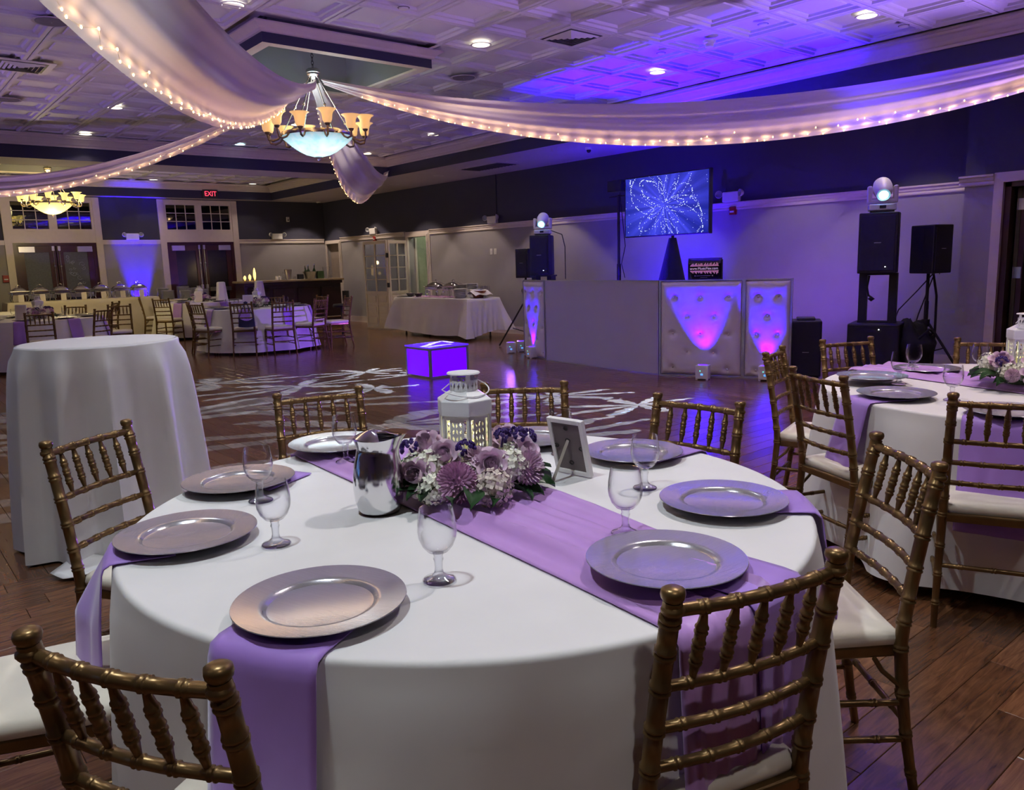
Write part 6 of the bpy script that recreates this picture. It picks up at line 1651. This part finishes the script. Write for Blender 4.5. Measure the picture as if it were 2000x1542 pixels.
t = thing('folding_screen', 'cream folding screen with glazed panes standing by the doorway', 'folding screen', (0, 0, 0))
screen_leaf((9.20, 16.28), (9.26, 15.36), t); screen_leaf((9.275, 15.35), (9.92, 15.62), t)
for z in (.35, 1.0, 1.65): MB().box(9.225, 9.255, 15.30, 15.37, z-.05, z+.05).obj('hinge', MT['black'], t, smooth=False)

# ================================================================== BAR
t = thing('bar_counter', 'dark mahogany bar counter in the far corner', 'bar', (0, 0, 0))
X0, X1, Y0, Y1, H = 7.05, 9.62, 18.15, 18.75, 1.16
MB().box(X0+.05, X1-.05, Y0+.05, Y1, 0, H-.05).obj('body', MT['bar_wood'], t, smooth=False)
MB().box(X0, X1, Y0-.08, Y1+.05, H-.05, H).obj('top', MT['bar_top'], t, smooth=False, bevel=.01)
MB().box(X0+.03, X1-.03, Y0-.02, Y0+.05, H-.12, H-.05).obj('moulding', MT['bar_wood'], t, smooth=False, bevel=.008)
for k in range(4):
    a = X0+.12+k*.62; MB().box(a, a+.52, Y0+.02, Y0+.052, .15, H-.2).obj('front_panel', MT['bar_wood'], t, smooth=False, bevel=.012)
MB().tube([(X0, Y0-.10, .22), (X1, Y0-.10, .22)], .022, 8).obj('foot_rail', MT['nickel'], t)
def ontop(name, x, label, cat, parts, y=18.35, rz=0):
    t = thing(name, label, cat, (x, y, H+.001), rz)
    for n_, b, m_ in parts: b.obj(n_, MT[m_], t)
    return t
def bucket(r_, h): return MB().lathe([(0, 0), (r_*.72, 0), (r_, h), (r_*1.06, h+.01), (r_*.94, h), (r_*.68, .01), (0, .01)], 20)
def bottle(h, r_): return MB().lathe([(0, 0), (r_, 0), (r_, h*.55), (r_*.35, h*.72), (r_*.33, h*.95), (r_*.4, h), (0, h)], 12)
ontop('ice_bucket', 8.27, 'tall steel ice bucket in the middle of the bar', 'bucket', [('bucket', bucket(.09, .23), 'steel_dull'), ('handles', MB().tube([(-.09, 0, .17), (-.125, 0, .17), (-.125, 0, .13), (-.085, 0, .12)], .006, 6), 'steel_dull')])
ontop('wine_cooler', 8.83, 'wide steel wine cooler holding bottles on the bar', 'bucket', [('bucket', bucket(.17, .17), 'steel_dull'), ('handle', MB().tube([(-.17, 0, .12), (-.20, 0, .12), (-.19, 0, .07), (-.15, 0, .06)], .006, 6), 'steel_dull')])
for k, (dx, dy, l) in enumerate(((-.08, .0, 'leftmost dark bottle in the wine cooler'), (.0, .06, 'tallest dark bottle in the wine cooler'), (.09, -.02, 'rightmost bottle in the wine cooler with a bright cap'))):
    t = thing('wine_bottle', l, 'bottle', (8.83+dx, 18.35+dy, H+.02)); t.rotation_euler = (0, .12*(k-1), 0); bottle(.30+.02*k, .036).obj('bottle', MT['green_bottle'], t); MB().lathe([(.014, .27+.02*k), (.015, .305+.02*k), (0, .306+.02*k)], 10).obj('cap', MT['steel'], t)
ontop('napkin_caddy', 8.58, 'small dark caddy left of the wine cooler on the bar', 'caddy', [('box', MB().box(-.06, .06, -.06, .06, 0, .12), 'black')])
ontop('garnish_box', 9.10, 'olive drab box on the bar right of the wine cooler', 'box', [('box', MB().box(-.08, .08, -.06, .06, 0, .17), 'stem_green'), ('lid', MB().box(-.085, .085, -.065, .065, .17, .185), 'stem_green')])
ontop('glass_vase', 9.28, 'tall clear vase at the right end of the bar', 'vase', [('vase', MB().lathe([(0, .0), (.05, 0), (.06, .02), (.10, .28), (.105, .285), (.095, .28), (.05, .02), (0, .015)], 20), 'goblet_glass'), ('rim', MB().lathe([(.10, .283), (.106, .29), (.098, .29)], 20), 'steel_dull')])
for k, x in enumerate((7.98, 8.06)): ontop('candle_votive', x, 'left white votive candle on the bar' if k == 0 else 'right white votive candle on the bar', 'candle', [('cup', MB().lathe([(0, 0), (.03, 0), (.034, .09), (.030, .09), (.026, .01), (0, .01)], 14), 'china'), ('wax', MB().lathe([(0, .06), (.028, .06)], 14), 'pillar_candle')])
for k, x in enumerate((8.12, 8.18, 8.42, 8.47, 9.36, 9.43)): ontop('rocks_glass', x, 'small clear glass standing on the bar top', 'glass', [('tumbler', MB().lathe([(0, 0), (.026, 0), (.030, .07), (.028, .07), (.024, .008), (0, .008)], 14), 'goblet_glass'), ('base', MB().lathe([(0, .001), (.024, .002), (.024, .009), (0, .01)], 14), 'stem_glass')], 18.30+.02*k).__setitem__('group', 'small glasses on the bar')
for k, (x, h, l) in enumerate(((7.18, .10, 'short glowing candle at the left end of the bar'), (7.30, .13, 'middle glowing candle at the left end of the bar'), (7.42, .28, 'tall bright flame shaped candle at the left end of the bar'))):
    t = thing('glowing_candle', l, 'candle', (x, 18.32, H+.001)); MB().lathe([(0, 0), (.045, 0), (.05, .01), (.02, .025), (.012, .03), (0, .03)], 14).obj('holder', MT['nickel'], t); MB().lathe([(.012, .03), (.03, .03+h*.2), (.034, .03+h*.5), (.018, .03+h*.85), (0, .03+h)], 12).obj('flame_glass', MT['pillar_candle'], t)
lamp('bar_candle_light', 'POINT', (7.42, 18.1, H+.35), 3, (1.0, .7, .3), size=.05)
t = thing('bar_stool', 'dark stool with a round base beside the bar end', 'stool', (7.75, 14.75, 0))
MB().lathe([(0, 0), (.2, 0), (.2, .015), (.05, .03), (.025, .05), (.025, .62), (0, .62)], 20).obj('pedestal', MT['black'], t); MB().lathe([(0, .62), (.17, .62), (.18, .65), (.16, .68), (0, .69)], 20).obj('seat', MT['black'], t); MB().grid(lambda u, v: (.17*math.cos(-.9+1.8*u), .17*math.sin(-.9+1.8*u), .72+.22*v), 10, 4).obj('backrest', MT['black'], t)
# draped high chairs at the left end of the bar
for x, y, l in ((7.05, 17.2, 'tall ivory draped stand at the left end of the bar'), (6.35, 17.6, 'slim ivory draped stand beside the dark double door')):
    t = thing('draped_stand', l, 'draped stand', (x, y, 0))
    MB().grid(lambda u, v: ((.19*(1-v)+.085*v)*(1+.10*math.cos(10*PI*u))*math.cos(2*PI*u), (.19*(1-v)+.085*v)*(1+.10*math.cos(10*PI*u))*math.sin(2*PI*u), .01+1.15*v), 40, 10, closeu=True).obj('drapery', MT['linen'], t, ang=80)
    MB().lathe([(.085, 1.16), (.09, 1.165), (.06, 1.18), (0, 1.18)], 20).obj('cap', MT['linen'], t)
    MB().lathe([(.155, .60), (.165, .61), (.155, .66), (.145, .65)], 20).obj('sash', MT['lavender'], t)

# folding table under the dish table cloth, its feet show below the hem
t = thing('folding_table', 'folding table whose dark feet show under the dish table cloth', 'table', (0, 0, 0))
MB().box(8.83, 9.55, 11.88, 14.37, .735, .762).obj('top', MT['dark_grey'], t, smooth=False)
for y in (12.05, 14.15):
    for x in (8.90, 9.48): MB().tube([(x, y, 0), (x, y, .735)], .016, 8).lathe([(0, 0), (.022, 0), (.02, .03), (0, .03)], 10, (x, y, 0)).obj('leg', MT['dark_grey'], t)
